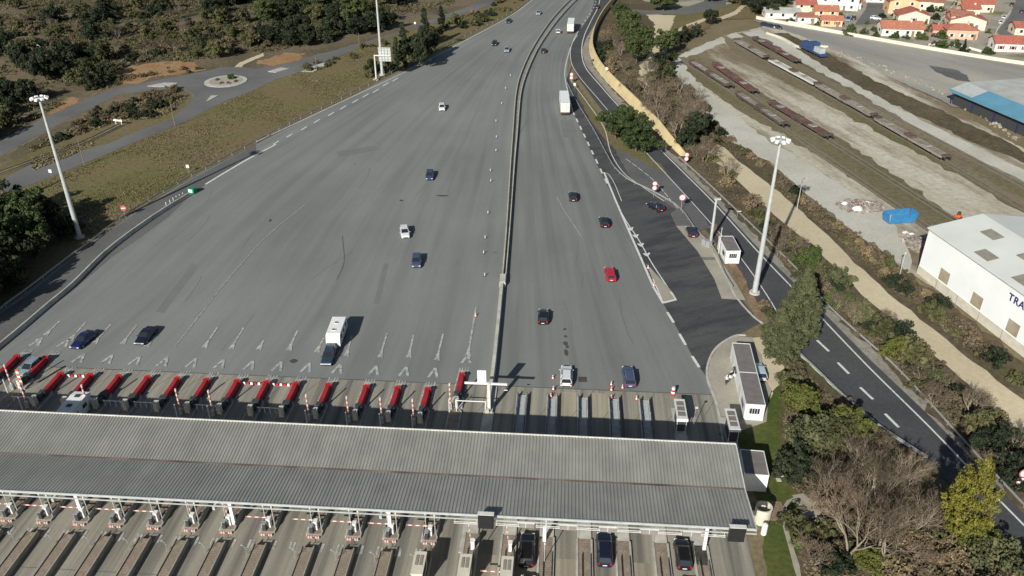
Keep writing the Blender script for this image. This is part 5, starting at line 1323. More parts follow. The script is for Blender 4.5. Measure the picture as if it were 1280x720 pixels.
# ------------------------------------------------------------------ rail yard
def track(name, label, px, gauge=1.45, grp='railway tracks'):
    w = gl(px, True, 6); t = thing(name, label, 'railway track', (0, 0, 0), 0, grp)
    for s in (-1, 1):
        mb = MB(); wall_along(mb, offs(w, s * gauge / 2), .1, .2, .42); mb.build('rail', 'dark_roof', t)
    mb = MB(); wall_along(mb, w, 2.5, .02, .22, top=2.3); mb.build('sleeper_bed', 'g_track', t); return t
track('railway_track', 'track under the grey and timber wagons nearest the gravel road', [(852, 72), (864, 82), (912, 113), (975, 158), (1040, 203), (1110, 251), (1165, 290)])
track('railway_track', 'track under the two rust red wagons in the middle of the yard', [(880, 76), (893, 85), (943, 120), (1036, 177), (1100, 218), (1170, 262), (1200, 280)])
track('railway_track', 'track under the long line of pale wagons', [(905, 46), (920, 55), (963, 80), (1020, 111), (1092, 152), (1182, 204), (1240, 238), (1300, 275)])
track('railway_track', 'track under the rust wagon furthest from the motorway', [(925, 42), (943, 52), (997, 82), (1080, 128), (1190, 186), (1290, 240)])
track('railway_track', 'single track with buffer stop on the left of the picture', [(150, 157), (100, 181), (50, 199), (0, 217), (-60, 238)], grp=None)
p = G(149, 157); t = thing('buffer_stop', 'white buffer stop at the end of the single track', 'buffer stop', (p.x, p.y, .3), head((100, 181), (150, 157)))
for s in (-1, 1): k = MB(); k.tube((s * .9, 0, 0), (s * .9, .2, 1.5), .12, n=6); k.tube((s * .9, .1, 1.4), (s * .9, 2.0, 0), .1, n=6); k.build('frame', 'dirty_white', t)
k = MB(); k.box(-1.4, 1.4, -.2, .1, 1.0, 1.4); k.build('buffer_beam', 'white_paint', t)
def wagon(label, p0, p1, deck, side, ends='dark', grp=None):
    a, b = G(*p0), G(*p1); L = (b - a).length - 1.0; m = (a + b) / 2
    t = thing('flat_wagon', label, 'wagon', (m.x, m.y, .42), math.atan2(b.y - a.y, b.x - a.x) - math.pi / 2, 'flat wagons in the rail yard')
    k = MB(); k.box(-1.12, 1.12, -L / 2, L / 2, .95, 1.15); k.build('deck', deck, t)
    for s in (-1, 1):
        k = MB(); k.box(s * 1.18 - .06, s * 1.18 + .06, -L / 2, L / 2, .75, 1.28); k.build('side_sill', side, t)
        k = MB(); k.box(-1.15, 1.15, s * L / 2 - .5 - .0, s * L / 2 + .5, 1.16, 1.6 if ends == 'dark' else 1.35, tx=.1); k.build('end_frame', 'rust', t)
        for xx in (-.8, .8): k = MB(); k.tube((xx, s * (L / 2 + .45), 1.0), (xx, s * (L / 2 + .95), 1.0), .22, n=8); k.build('buffer', 'dark_metal', t)
    nb = (-L / 2 + 3, L / 2 - 3) if L < 24 else (-L / 2 + 2.8, -1.5, 1.5, L / 2 - 2.8)
    for y in nb:
        k = MB(); k.box(-1.0, 1.0, y - 1.2, y + 1.2, .35, .8); bg = k.build('bogie', 'rust', t)
        for yy in (-.85, .85): q = MB(); q.tube((-.8, y + yy, .45), (.8, y + yy, .45), .45, n=12); q.build('wheelset', 'dark_metal', bg)
    for y in ((-L * .03, L * .03) if L > 24 else (0,)):
        k = MB(); k.box(-1.0, 1.0, y - .8, y + .8, 1.16, 1.75, tx=.2, ty=.2); k.build('hitch_frame', 'rust', t)
    for y in (-L * .38, L * .2): k = MB(); k.box(-.9, .9, y, y + 2.2, 1.16, 1.42, tx=.15, ty=.3); k.build('wheel_pocket', 'concrete_dark', t)
    return t
wagon('grey timber decked wagon nearest the gravel bend', (864, 82), (912, 113), 'wagon_deck', 'rust')
wagon('rust red wagon beside the grey one nearest the gravel bend', (893, 85), (943, 120), 'rust_red', 'rust_red')
wagon('grey brown wagon on the track nearest the motorway, ahead of the bend wagon', (922, 122), (981, 162), 'wagon_grey', 'rust')
wagon('rust red wagon alone in the middle of the pale gravel', (963, 133), (1036, 177), 'rust_red', 'rust')
wagon('short pale wagon at the far end of the long line', (920, 55), (958, 77), 'wagon_deck', 'wagon_grey')
wagon('brown red wagon closest to the blue locomotive', (943, 52), (997, 82), 'rust_red', 'rust')
wagon('whitish wagon, second in the long pale line', (963, 80), (1021, 111), 'roof_pale', 'dirty_white')
wagon('pale timber wagon, third in the long pale line', (1021, 111), (1092, 151), 'wagon_deck', 'wagon_grey')
wagon('pale wagon at the near end of the long line', (1095, 154), (1182, 204), 'wagon_grey', 'wagon_deck')
a, b = G(1004, 62), G(1027, 73); m = (a + b) / 2
t = thing('locomotive', 'blue diesel locomotive standing at the edge of the yard', 'locomotive', (m.x, m.y, .3), math.atan2(b.y - a.y, b.x - a.x) - math.pi / 2)
k = MB(); k.box(-1.4, 1.4, -7, 7, .8, 1.3); k.build('frame', 'loco_blue', t)
k = MB(); k.box(-1.0, 1.0, -6.2, -1.2, 1.3, 3.1, tx=.1); k.build('hood', 'loco_blue', t)
k = MB(); k.box(-1.0, 1.0, 2.0, 6.2, 1.3, 3.0, tx=.1); k.build('hood', 'pale_metal', t)
k = MB(); k.box(-1.4, 1.4, -1.2, 2.0, 1.3, 4.0, tx=.1, ty=.1); cb = k.build('cab', 'loco_blue', t)
q = MB(); q.box(-1.36, -1.33, -.7, 1.5, 2.5, 3.4); q.build('window', 'glass', cb); q = MB(); q.box(-1.0, 1.0, 1.93, 1.96, 2.5, 3.4); q.build('window', 'glass', cb)
for s in (-1, 1): k = MB(); k.box(-1.3, 1.3, s * 7 - .15, s * 7 + .15, .5, 1.1); k.build('buffer_beam', 'loco_blue', t)
for y in (-4.5, -3, 3, 4.5): k = MB(); k.tube((-.9, y, .5), (.9, y, .5), .5, n=12); k.build('wheelset', 'dark_metal', t)
# skip, heaps, small machines
a, b = G(1106, 279), G(1140, 276); m = (a + b) / 2
t = thing('skip_container', 'open bright blue skip on the gravel', 'skip', (m.x, m.y, .1), math.atan2(b.y - a.y, b.x - a.x)); L2 = 2.9
mb = MB(); w2 = 1.2
for s in (-1, 1): mb.loft([[(x, s * w2 - .05, .3), (x, s * w2 + .05, .3), (x, s * w2 * 1.05 + .05, 2.3), (x, s * w2 * 1.05 - .05, 2.3)] for x in (-L2, L2)])
mb.box(-L2, L2, -w2, w2, .25, .35); mb.build('body', 'blue_paint', t)
for s in (-1, 1): k = MB(); k.loft([[(s * (L2 - .0), y, .3), (s * (L2 + .08), y, .3), (s * (L2 + .5), y, 2.3), (s * (L2 + .42), y, 2.3)] for y in (-w2, w2)]); k.build('end_wall', 'blue_paint', t)
for x in (-2, -.7, .7, 2): k = MB(); k.box(x - .05, x + .05, -w2 - .16, -w2 - .07, .3, 2.3); k.build('rib', 'blue_paint', t)
k = MB(); k.box(-L2, L2, -w2 + .07, w2 - .07, .36, 1.1); k.build('load', 'stone', t)
def heap(label, px, py, rx, ry, n, pale, sd):
    random.seed(sd); p = G(px, py); t = thing('scrap_heap', label, 'scrap heap', (p.x, p.y, .05)); mb = MB(); mb2 = MB()
    for i in range(n):
        a, q = random.uniform(0, 6.28), math.sqrt(random.random()); x, y = rx * q * math.cos(a), ry * q * math.sin(a); hh = (1 - q) * 1.1
        if random.random() < .5: (mb).blob((x, y, hh * .6 + .1), random.uniform(.2, .6), 6, 4, .35)
        else:
            g_ = mb; g_.T = Matrix.Translation((x, y, hh + .2)) @ Matrix.Rotation(random.uniform(0, 3), 4, 'Z') @ Matrix.Rotation(random.uniform(-.6, .6), 4, 'X'); s1, s2 = random.uniform(.2, .7), random.uniform(.1, .4); g_.box(-s1, s1, -s2, s2, -.06, .1); g_.T = None
    mb.build('scrap', 'rubble', t)
    for x, y, r_ in pale: k = MB(); k.blob((x, y, .7), r_, 10, 6, .15, sq=(1, .8, .5)); k.build('pale_bag', 'white_paint', t)
    return t
heap('scrap heap with pale bags on the gravel left of the blue skip', 1075, 259, 5.2, 3.6, 260, [(-3.4, .3, .7), (1.6, .6, .8), (-1.6, -2.5, 1.1)], 5)
heap('scrap heap against the corner of the white warehouse', 1142, 304, 2.0, 4.6, 160, [(.2, 2.2, .8), (-.5, 3.2, .6)], 6)
random.seed(21)
p = G(1196, 275); t = thing('mini_digger', 'small orange digger behind the warehouse roof corner', 'digger', (p.x + .5, p.y + .6, .1), 2.2); t.scale = (.6, .6, .6)
k = MB(); k.box(-.8, .8, -.9, .9, .6, 1.5, tx=.1); k.build('body', 'orange_plastic', t)
k = MB(); k.box(-.5, .5, -.4, .5, 1.5, 2.6, tx=.08, ty=.08); k.build('cab', 'dark_metal', t)
for s in (-1, 1): k = MB(); k.box(s * .8 - .2, s * .8 + .2, -1.2, 1.2, 0, .6, ty=.2); k.build('track', 'rubber', t)
k = MB(); k.tube((0, .9, 1.2), (0, 2.2, 2.6), .13, n=6); k.tube((0, 2.2, 2.6), (0, 3.2, 1.0), .1, n=6); k.build('boom', 'orange_plastic', t)
k = MB(); k.box(-.4, .4, 2.9, 3.5, .5, 1.0); k.build('bucket', 'dark_metal', t)
# boundary walls of the yard and car park
barrier('boundary_wall', 'low pale wall between the car park and the houses', [(945, 24), (985, 32), (1060, 45), (1150, 61), (1240, 76), (1320, 88)], .3, 1.3, 'cream', 'wall')
barrier('boundary_wall', 'short cream wall at the yard corner near the locomotive', [(958, 43), (978, 50), (996, 60), (1006, 61)], .4, .9, 'cream', 'wall')
barrier('boundary_wall', 'short cream wall behind the locomotive', [(1020, 59), (1035, 60)], .4, .7, 'cream', 'wall')
mb = MB(); random.seed(4)
for i in range(150):
    u = random.random(); x = 1034 + u * 240; y = 62 + u * 115 - 14 * math.sin(u * 3.1) + random.gauss(0, 1.6); p = G(x, y); mb.blob((p.x, p.y, .2), random.uniform(.15, .5), 6, 4, .3)
tag(mb.build('stones', 'wagon_deck'), 'pale stones along the edge of the car park', None, kind='stuff')
# ------------------------------------------------------------------ houses
def house(label, px, py, w, d, h, rz, wall, roof, kind='hip', rh=1.6, name='house', win=3, door=True, chim=True, red=False):
    """px,py: ground pixel of the middle of the front (camera side) wall"""
    p = G(px, py); t = thing(name, label, 'house', (p.x, p.y, .1), R(rz))
    k = MB(); k.box(-w / 2, w / 2, 0, d, 0, h)
    if kind == 'gable_f': k.add([(-w / 2, 0, h), (w / 2, 0, h), (0, 0, h + rh), (-w / 2, d, h), (w / 2, d, h), (0, d, h + rh)], [(0, 1, 2), (4, 3, 5)])
    if kind == 'gable_s': k.add([(-w / 2, 0, h), (-w / 2, d, h), (-w / 2, d / 2, h + rh), (w / 2, 0, h), (w / 2, d, h), (w / 2, d / 2, h + rh)], [(0, 2, 1), (3, 4, 5)])
    k.build('wall', wall, t); e = .45; k = MB()
    if kind == 'gable_f': k.loft([[(-w / 2 - e, y, h - .15), (0, y, h + rh), (w / 2 + e, y, h - .15), (w / 2 + e, y, h + .07), (0, y, h + rh + .24), (-w / 2 - e, y, h + .07)] for y in (-e, d + e)])
    elif kind == 'gable_s': k.loft([[(x, -e, h - .15), (x, d / 2, h + rh), (x, d + e, h - .15), (x, d + e, h + .07), (x, d / 2, h + rh + .24), (x, -e, h + .07)] for x in (-w / 2 - e, w / 2 + e)])
    elif kind == 'flat': k.box(-w / 2 - .2, w / 2 + .2, -.2, d + .2, h + .002, h + .3)
    else:
        r_ = min(w, d) / 2; 
        if w >= d: a, b = (-w / 2 + r_, d / 2), (w / 2 - r_, d / 2)
        else: a, b = (0, r_), (0, d - r_)
        k.add([(-w / 2 - e, -e, h), (w / 2 + e, -e, h), (w / 2 + e, d + e, h), (-w / 2 - e, d + e, h), (a[0], a[1], h + rh), (b[0], b[1], h + rh)],
              ([(0, 1, 5, 4), (1, 2, 5), (2, 3, 4, 5), (3, 0, 4), (3, 2, 1, 0)] if w >= d else [(0, 1, 4), (1, 2, 5, 4), (2, 3, 5), (3, 0, 4, 5), (3, 2, 1, 0)]))
    rf = k.build('roof', roof, t)
    if chim: q = MB(); q.box(w * .2, w * .2 + .6, d * .4, d * .4 + .6, h + rh * .3, h + rh + .8); q.build('chimney', wall, rf)
    nw = win
    for i in range(nw):
        x = -w / 2 + w * (i + .5) / nw
        for lv in range(2 if h > 4.5 else 1):
            z0 = 1.0 + 2.7 * lv
            f = MB(); f.box(x - .6, x + .6, -.04, .0, z0 - .05, z0 + 1.2); f_ = f.build('window', 'white_paint', t); g = MB(); g.box(x - .5, x + .5, -.06, -.041, z0, z0 + 1.1); g.build('pane', 'glass', f_)
            for s in (-1, 1): sh = MB(); sh.box(x + s * .88 - .25, x + s * .88 + .25, -.05, 0, z0 - .05, z0 + 1.15); sh.build('shutter', 'shutter_red' if red else 'dirty_white', f_)
    for s in (-1, 1):
        f = MB(); f.box(s * (w / 2 + .02) - .02, s * (w / 2 + .02) + .02, d * .4, d * .4 + 1.2, 1.0, 2.2); f.build('window', 'glass', t)
    if door: f = MB(); f.box(w * .22, w * .22 + 1.0, -.07, 0, .0, 2.1) if nw % 2 == 0 else f.box(w / 2 - 1.4, w / 2 - .5, -.07, 0, 0, 2.1); f.build('door', 'wood', t)
    return t
house('low white house with wide red roof and verandah by the car park wall', 1127, 46, 15, 8, 2.9, -7, 'wall_white', 'tile_orange', 'gable_s', 2.0, win=4)
house('cream house with front gable and red shutters behind the verandah house', 1141, 30, 12, 8, 3.2, -8, 'wall_cream', 'tile_red', 'gable_f', 1.9, win=1, red=True)
house('tall peach house behind the cream gabled one', 1128, 18, 12, 9, 5.2, -8, 'wall_peach', 'tile_red', 'gable_f', 2.0, win=2)
house('pale house with brown roof at the top, right of the peach one', 1160, 13, 11, 9, 3.6, -25, 'wall_cream', 'tile_brown', 'gable_s', 1.8, win=2)
house('salmon pink villa with stepped roofs by the car park wall', 1201, 50, 11, 8, 3.6, -8, 'wall_pink', 'tile_orange', 'hip', 1.6, win=3)
house('upper brown roofed part of the pink villa block', 1199, 37, 8, 5, 5.2, -8, 'wall_pink', 'tile_brown', 'gable_s', 1.2, win=2, chim=False)
house('cream house with broad front gable behind the pink villa', 1208, 38, 13, 9, 3.8, -12, 'wall_cream', 'tile_red', 'gable_f', 1.9, win=2)
house('small cream house with red hip roof between the gabled ones', 1212, 22, 7, 5, 3.4, -6, 'wall_cream', 'tile_red', 'gable_s', 1.2, win=2)
house('red roofed house in the second row from the top right', 1221, 16, 13, 6, 3.6, -6, 'wall_cream', 'tile_red', 'gable_s', 1.6, win=3)
house('cream house with red roof topmost on the right', 1222, 7, 11, 9, 4.5, -6, 'wall_cream', 'tile_red', 'gable_s', 1.6, win=3)
house('small red roofed annex left of the pink villa', 1176, 46, 6.5, 4, 2.6, -8, 'wall_pink', 'tile_red', 'gable_s', 1.2, win=1, chim=False)
house('long white house with red roof and red shutters at the right edge', 1272, 66, 16, 7, 3.1, -8, 'wall_white', 'tile_red', 'gable_s', 1.8, win=4, red=True)
house('low white flat roofed hall at the left end of the houses', 978, 24, 14, 9, 2.6, -5, 'wall_white', 'roof_pale', 'gable_s', .9, win=3, chim=False)
house('cream house with red roof right of the white hall', 1006, 21, 8, 7, 4.8, -6, 'wall_cream', 'tile_red', 'gable_s', 1.4, win=2)
house('low brown roofed annex before the cream house', 1008.5, 30, 7.5, 5, 2.7, -6, 'wall_white', 'tile_brown', 'gable_s', 1.0, win=2, chim=False)
house('orange two storey house left of the parked blue van', 1031, 30, 9, 7, 5.0, -8, 'wall_peach', 'tile_orange', 'gable_s', 1.5, win=2)
house('low orange annex with white shutters before the orange house', 1039, 34, 8, 4, 2.8, -8, 'wall_peach', 'tile_orange', 'gable_s', 1.1, win=2, red=True)
house('big white industrial hall behind the orange house', 1038, 13, 22, 18, 5.0, -12, 'wall_white', 'roof_pale', 'gable_s', 1.5, win=4, chim=False, name='industrial_hall')
house('white house with red roof right of the industrial hall', 1062, 12, 9, 7, 3.2, -6, 'wall_white', 'tile_red', 'gable_s', 1.4, win=2)
house('cream house at the right picture edge beside the street', 1283, 45, 9, 7, 3.0, -8, 'wall_cream', 'tile_red', 'gable_s', 1.4, win=2)
house('small white shed roofed house between the two rows of gardens', 1191, 24, 5, 4, 2.5, -10, 'wall_white', 'tile_brown', 'gable_s', .9, win=1, chim=False)
house('pale house at the top between the street and the industrial hall', 1100, 4, 12, 8, 4, -10, 'wall_white', 'tile_red', 'gable_s', 1.6, win=3)
house('pale roofed hall at the top centre of the houses', 1060, -6, 18, 12, 4.5, -10, 'wall_white', 'roof_pale', 'gable_s', 1.2, win=3, chim=False, name='industrial_hall')
house('white house just beyond the top edge on the right', 1180, 0, 12, 8, 4, -10, 'wall_white', 'tile_orange', 'gable_s', 1.6, win=3)
def walls(label, px, h=1.2):
    return barrier('garden_wall', label, px, .2, h, 'wall_white', 'wall', grp='garden walls')
walls('garden wall beside the street in front of the long white house', [(1238, 62), (1246, 40), (1262, 18)])
walls('garden wall between the gabled houses', [(1172, 34), (1186, 16), (1195, 4)])
walls('pale garden fence wall in front of the orange houses', [(985, 29), (1020, 36), (1052, 42)], .9)
walls('pale garden wall in front of the pink villa', [(1160, 58), (1200, 60), (1226, 66)], .9)
carp('white van parked on the street beside the long white house', 1242.5, 52, (3, -8), 'van', (.78, .78, .78))
carp('white car parked on the street, lower of two together', 1251.5, 27.5, (3, -8), 'hatch', (.78, .78, .78))
carp('white car parked on the street, upper of two together', 1255, 21, (3, -8), 'hatch', (.7, .72, .74))
carp('dark car parked further up the street', 1265, 5.5, (3, -8), 'hatch', (.03, .035, .05))
carp('dark blue car parked at the right side of the street', 1277.5, 14, (3, -8), 'hatch', (.02, .025, .08))
carp('white car parked in the side street above the green hedge', 1095, 22.5, (8, 1), 'hatch', (.75, .75, .75))
carp('black car parked under the roof left of the pink villa', 1172, 45, (8, 1), 'hatch', (.015, .015, .02))
carp('dark car beside the blue van near the orange house', 1067, 22, (-2, -7), 'suv', (.015, .016, .02))
carp('blue and white van parked right of the orange house', 1060, 24, (-2, 7), 'van', (.2, .3, .5))
for i, (x, y, col) in enumerate(((957, 31, (.03, .03, .09)), (963, 32.5, (.04, .035, .08)), (972, 34, (.05, .05, .06)))):
    carp('dark car by the car park wall, %s from the left' % ORD[i + 1], x, y, (8, 2), 'hatch', col)
# ------------------------------------------------------------------ motorcycle and rider on the pavement
p = G(913.5, 475); rz = head((918, 470), (908, 480)); t = thing('motorcycle', 'black and white motorcycle parked on the pavement beside the long cabin', 'motorcycle', (p.x, p.y, .12), rz)
for y in (-.72, .72):
    k = MB(); k.tube((-.07, y, .33), (.07, y, .33), .33, n=16); w_ = k.build('wheel', 'rubber', t); k = MB(); k.tube((-.08, y, .33), (.08, y, .33), .18, n=12); k.build('rim', 'rim_metal', w_)
k = MB(); k.loft([[(-.13, -.8, .75), (-.1, -.8, .9), (.1, -.8, .9), (.13, -.8, .75)], [(-.18, 0, .4), (-.16, 0, .95), (.16, 0, .95), (.18, 0, .4)], [(-.2, .5, .55), (-.16, .45, 1.1), (.16, .45, 1.1), (.2, .5, .55)], [(-.1, .8, .7), (-.08, .7, 1.0), (.08, .7, 1.0), (.1, .8, .7)]]); k.build('fairing', 'white_paint', t)
k = MB(); k.box(-.15, .15, -.6, .1, .93, 1.03, tx=.03, ty=.05); k.build('seat', 'black_plastic', t)
k = MB(); k.tube((-.4, .42, 1.12), (.4, .42, 1.12), .03, n=6); k.build('handlebar', 'dark_metal', t)
k = MB(); k.add([(-.2, .55, 1.05), (.2, .55, 1.05), (.15, .4, 1.42), (-.15, .4, 1.42)], [(0, 1, 2, 3)]); k.build('windscreen', 'glass', t)
for s in (-1, 1): k = MB(); k.box(s * .32 - .12, s * .32 + .12, -.85, -.3, .55, .95); k.build('pannier', 'white_paint', t)
k = MB(); k.tube((.12, 0, .35), (.45, .05, 0), .025, n=5); k.build('side_stand', 'dark_metal', t)
def person(label, p, rz, top, trousers, hair):
    t = thing('person', label, 'person', (p.x, p.y, .1), rz)
    J = {'pel': (0, 0, .95), 'ch': (0, 0, 1.2), 'sh': (0, 0, 1.42), 'nk': (0, .0, 1.52), 'hd': (0, .02, 1.64), 'ht': (0, .01, 1.74)}
    vs = [(0, 0, .95), (0, .01, 1.15), (0, 0, 1.38), (0, .01, 1.5), (0, .02, 1.62), (0, .015, 1.72)]; ra = [(.15, .11), (.14, .1), (.17, .1), (.06, .06), (.085, .1), (.075, .085)]; ed = [(0, 1), (1, 2), (2, 3), (3, 4), (4, 5)]
    for s, dy in ((-1, .12), (1, -.1)):
        b = len(vs); vs += [(s * .1, 0, .9), (s * .12, dy * .5 + .03, .5), (s * .13, dy - .02, .08), (s * .14, dy + .16, .03)]; ra += [(.09, .09), (.062, .062), (.045, .045), (.04, .035)]; ed += [(0, b), (b, b + 1), (b + 1, b + 2), (b + 2, b + 3)]
        b = len(vs); vs += [(s * .2, 0, 1.4), (s * .27, -.02, 1.13), (s * .25, .16, .92), (s * .24, .22, .86)]; ra += [(.055, .055), (.042, .042), (.032, .032), (.035, .018)]; ed += [(2, b), (b, b + 1), (b + 1, b + 2), (b + 2, b + 3)]
        hb = b + 3
        for f in range(5):
            fx = (f - 2) * .018; b = len(vs); ln_ = (.05, .08, .088, .08, .06)[f]
            if f == 0: fx = -s * .045
            vs += [(s * .24 + fx, .24, .85 - ln_ * .4), (s * .24 + fx, .25, .85 - ln_)]; ra += [(.009, .009), (.008, .008)]; ed += [(hb, b), (b, b + 1)]
    me = bpy.data.meshes.new('body'); me.from_pydata(vs, ed, []); o = link('body', me, t)
    m = o.modifiers.new('Skin', 'SKIN'); 
    for i, r_ in enumerate(ra): me.skin_vertices[0].data[i].radius = r_
    me.skin_vertices[0].data[0].use_root = True
    o.modifiers.new('Sub', 'SUBSURF').levels = 2; o.modifiers['Sub'].render_levels = 2
    dg = bpy.context.evaluated_depsgraph_get(); m2 = bpy.data.meshes.new_from_object(o.evaluated_get(dg)); o.modifiers.clear(); o.data = m2
    m2.materials.clear()
    for mm in (top, trousers, 'skin', 'black_plastic'): m2.materials.append(MATS[mm])
    for pl in m2.polygons:
        c_ = pl.center; pl.use_smooth = True
        pl.material_index = 2 if (c_.z > 1.5 or (abs(c_.x) > .2 and c_.z < .93)) else 3 if c_.z < .1 else 1 if c_.z < .98 and abs(c_.x) < .21 else 0
    k = MB(); k.blob((0, -.005, 1.715), .1, 12, 8, .02, sq=(.95, 1.1, .85)); k.build('helmet', hair, t, smooth=True)
    for s in (-1, 1): k = MB(); k.blob((s * .032, .108, 1.665), .012, 6, 4, 0); k.build('eye', 'black_plastic', t)
    k = MB(); k.blob((0, .122, 1.635), .018, 6, 4, 0, sq=(.7, 1, 1.2)); k.build('nose', 'skin', t)
    return t
p = G(907, 481.5); person('person in black and white riding clothes standing beside the motorcycle', p, head((907, 481), (915, 474)), 'cloth_pale', 'cloth_dark', 'white_paint')
p = G(917, 469); person('person in dark clothing standing behind the motorcycle', p, head((917, 469), (908, 480)), 'cloth_dark', 'cloth_dark', 'white_paint')
# ------------------------------------------------------------------ vegetation
random.seed(99)
WOOD = 'trees of the wooded hillside'
def scatter(px, n, keys, label, group, s0, s1, mind, avoid=None, bias=None):
    """labels: dict key->label"""
    w = [G(*p) for p in px]; xs = [p.x for p in w]; ys = [p.y for p in w]; pl = [(p.x, p.y) for p in w]; got = []; tr = 0
    while len(got) < n and tr < n * 60:
        tr += 1; x = random.uniform(min(xs), max(xs)); y = random.uniform(min(ys), max(ys))
        if not inpoly(x, y, pl): continue
        if any((x - a) ** 2 + (y - b) ** 2 < mind * mind for a, b in got): continue
        if bias and random.random() > bias(x, y): continue
        got.append((x, y)); k = random.choice(keys); s = random.uniform(s0, s1)
        TD[k](Vector((x, y, .02)), random.uniform(0, 6.28), label[k] if isinstance(label, dict) else label, group, (s, s, s * random.uniform(.85, 1.2)))
WL = {'dark1': 'dark dense tree of the wooded hillside above the service road', 'dark2': 'dark dense tree of the wooded hillside above the service road', 'pine1': 'bright green pine of the wooded hillside', 'pine2': 'bright green pine of the wooded hillside', 'olive1': 'olive green tree among the hillside scrub', 'olive2': 'olive bush among the hillside scrub', 'darkbush': 'dark bush among the hillside scrub', 'brownbush': 'brown dry bush among the hillside scrub', 'bare_small': 'small bare tree among the hillside scrub', 'bare_mid': 'bare tree among the hillside scrub'}
WK = {'dark1': 'dark dense tree', 'dark2': 'dark dense tree', 'pine1': 'bright green pine', 'pine2': 'bright green pine', 'olive1': 'olive green tree', 'olive2': 'olive bush', 'darkbush': 'dark low bush', 'brownbush': 'brown dry bush', 'bare_small': 'small bare tree', 'bare_mid': 'bare tree'}
def wl(w): return {k: v + ' ' + w for k, v in WK.items()}
# dense wood top centre
scatter([(400, 52), (330, 40), (260, 22), (200, 12), (190, -45), (640, -45), (620, -8), (590, 4), (545, 14), (490, 36), (440, 50)], 150, ['dark1', 'dark1', 'dark2', 'pine2', 'olive1'], wl("of the dense wood above the right service road"), 'plants of the dense wood above the right service road', .95, 1.6, 3.7)
scatter([(345, 58), (420, 58), (490, 38), (490, 30), (420, 40), (330, 45)], 14, ['dark1', 'dark2'], wl("at the lower edge of the dense wood beside the service road"), 'plants at the lower edge of the dense wood beside the service road', .9, 1.3, 3.5)
# dark group top left
scatter([(-20, 20), (90, 15), (110, 4), (180, 0), (190, -40), (-200, -40), (-150, 30)], 55, ['dark1', 'dark2', 'dark1', 'olive1'], wl("in the dark wood at the top left corner"), 'plants in the dark wood at the top left corner', .9, 1.5, 4.2)
scatter([(20, 108), (70, 106), (95, 92), (92, 76), (25, 74), (10, 90)], 8, ['dark1', 'dark2'], wl("in the dark round clump left of the orange bank"), 'plants in the dark round clump left of the orange bank', 1.0, 1.35, 3.4)
scatter([(-60, 200), (0, 165), (45, 140), (50, 115), (15, 108), (-60, 120), (-140, 170)], 26, ['dark1', 'dark2', 'olive1'], wl("in the shaded wood at the left edge above the service road"), 'plants in the shaded wood at the left edge above the service road', .8, 1.3, 3.6)
scatter([(60, 108), (130, 112), (150, 95), (120, 75), (75, 80)], 8, ['olive1', 'darkbush', 'dark2'], wl("at the left end of the orange bank"), 'plants at the left end of the orange bank', .8, 1.2, 3.4)
# mixed scrub
scatter([(-60, 100), (20, 70), (100, 78), (140, 90), (185, 78), (245, 76), (265, 84), (320, 62), (420, 50), (330, 40), (250, 22), (180, 5), (90, 18), (-60, 24)], 210, ['olive1', 'olive2', 'darkbush', 'brownbush', 'brownbush', 'olive2', 'dark2', 'bare_small'], wl("scattered over the open scrub of the hillside"), 'plants scattered over the open scrub of the hillside', .7, 1.35, 2.9)
scatter([(30, 192), (90, 158), (150, 128), (215, 112), (232, 118), (205, 145), (150, 150), (90, 170), (40, 190)], 46, ['olive2', 'brownbush', 'darkbush', 'brownbush'], {k: 'low bush on the wedge of scrub between the two service roads' for k in ('olive2', 'brownbush', 'darkbush')}, 'bushes between the service roads', .55, .95, 2.2)
scatter([(130, 102), (168, 100), (200, 92), (240, 92), (262, 86), (240, 84), (200, 92), (165, 96)], 8, ['olive2', 'brownbush'], {k: 'low bush on the orange bank' for k in ('olive2', 'brownbush')}, 'bushes on the orange bank', .5, .8, 2.5)
TD['brightbush']; plant('brightbush', 289, 99, .55, 'green shrub on the roundabout')
for x, y in ((272, 101), (277, 105), (286, 105), (295, 103)): plant('brownbush', x, y, .4, 'low dry shrub on the roundabout', 'dry shrubs on the roundabout')
# strip between service road and motorway, far end
scatter([(520, 60), (575, 42), (640, 12), (660, -6), (630, -6), (600, 14), (560, 26), (530, 42)], 34, ['olive2', 'darkbush', 'olive1', 'olive2', 'reed'], {k: 'bush on the verge behind the cypresses' for k in ('olive2', 'darkbush', 'olive1', 'reed')}, 'bushes on the verge behind the cypresses', .6, 1.05, 2.6)
scatter([(345, 96), (400, 76), (470, 53), (512, 38), (518, 48), (470, 66), (400, 90)], 14, ['brownbush', 'olive2'], {k: 'dry bush beside the service road behind the verge' for k in ('brownbush', 'olive2')}, 'bushes beside the service road', .5, .8, 2.6)
# cypress group
for lab, key, x, y, s, sz in (('tall cypress left of the pair at the left edge of the motorway', 'cypress', 497, 88, .95, 1.0), ('tallest cypress of the pair at the left edge of the motorway', 'cypress', 506, 86, 1.25, 1.35), ('small cypress behind the dark conifer', 'cypress', 532, 60, 1.1, 1.3), ('thin cypress at the far end of the verge', 'cypress', 552, 40, 1.0, .9),
                          ('broad dark conifer right of the cypress pair', 'dark1', 524, 84, 1.35, 1.9), ('dark conifer behind the broad one', 'dark1', 534, 74, 1.2, 1.8), ('dark round bush left of the cypress pair', 'darkbush', 487, 90, 1.2, 1.5), ('round green bush at the foot of the direction sign', 'olive2', 461, 96, .9, 1.1), ('dark bush behind the direction sign post', 'darkbush', 466, 90, 1.2, 1.7)):
    plant(key, x, y, s, lab, None, sz=sz)
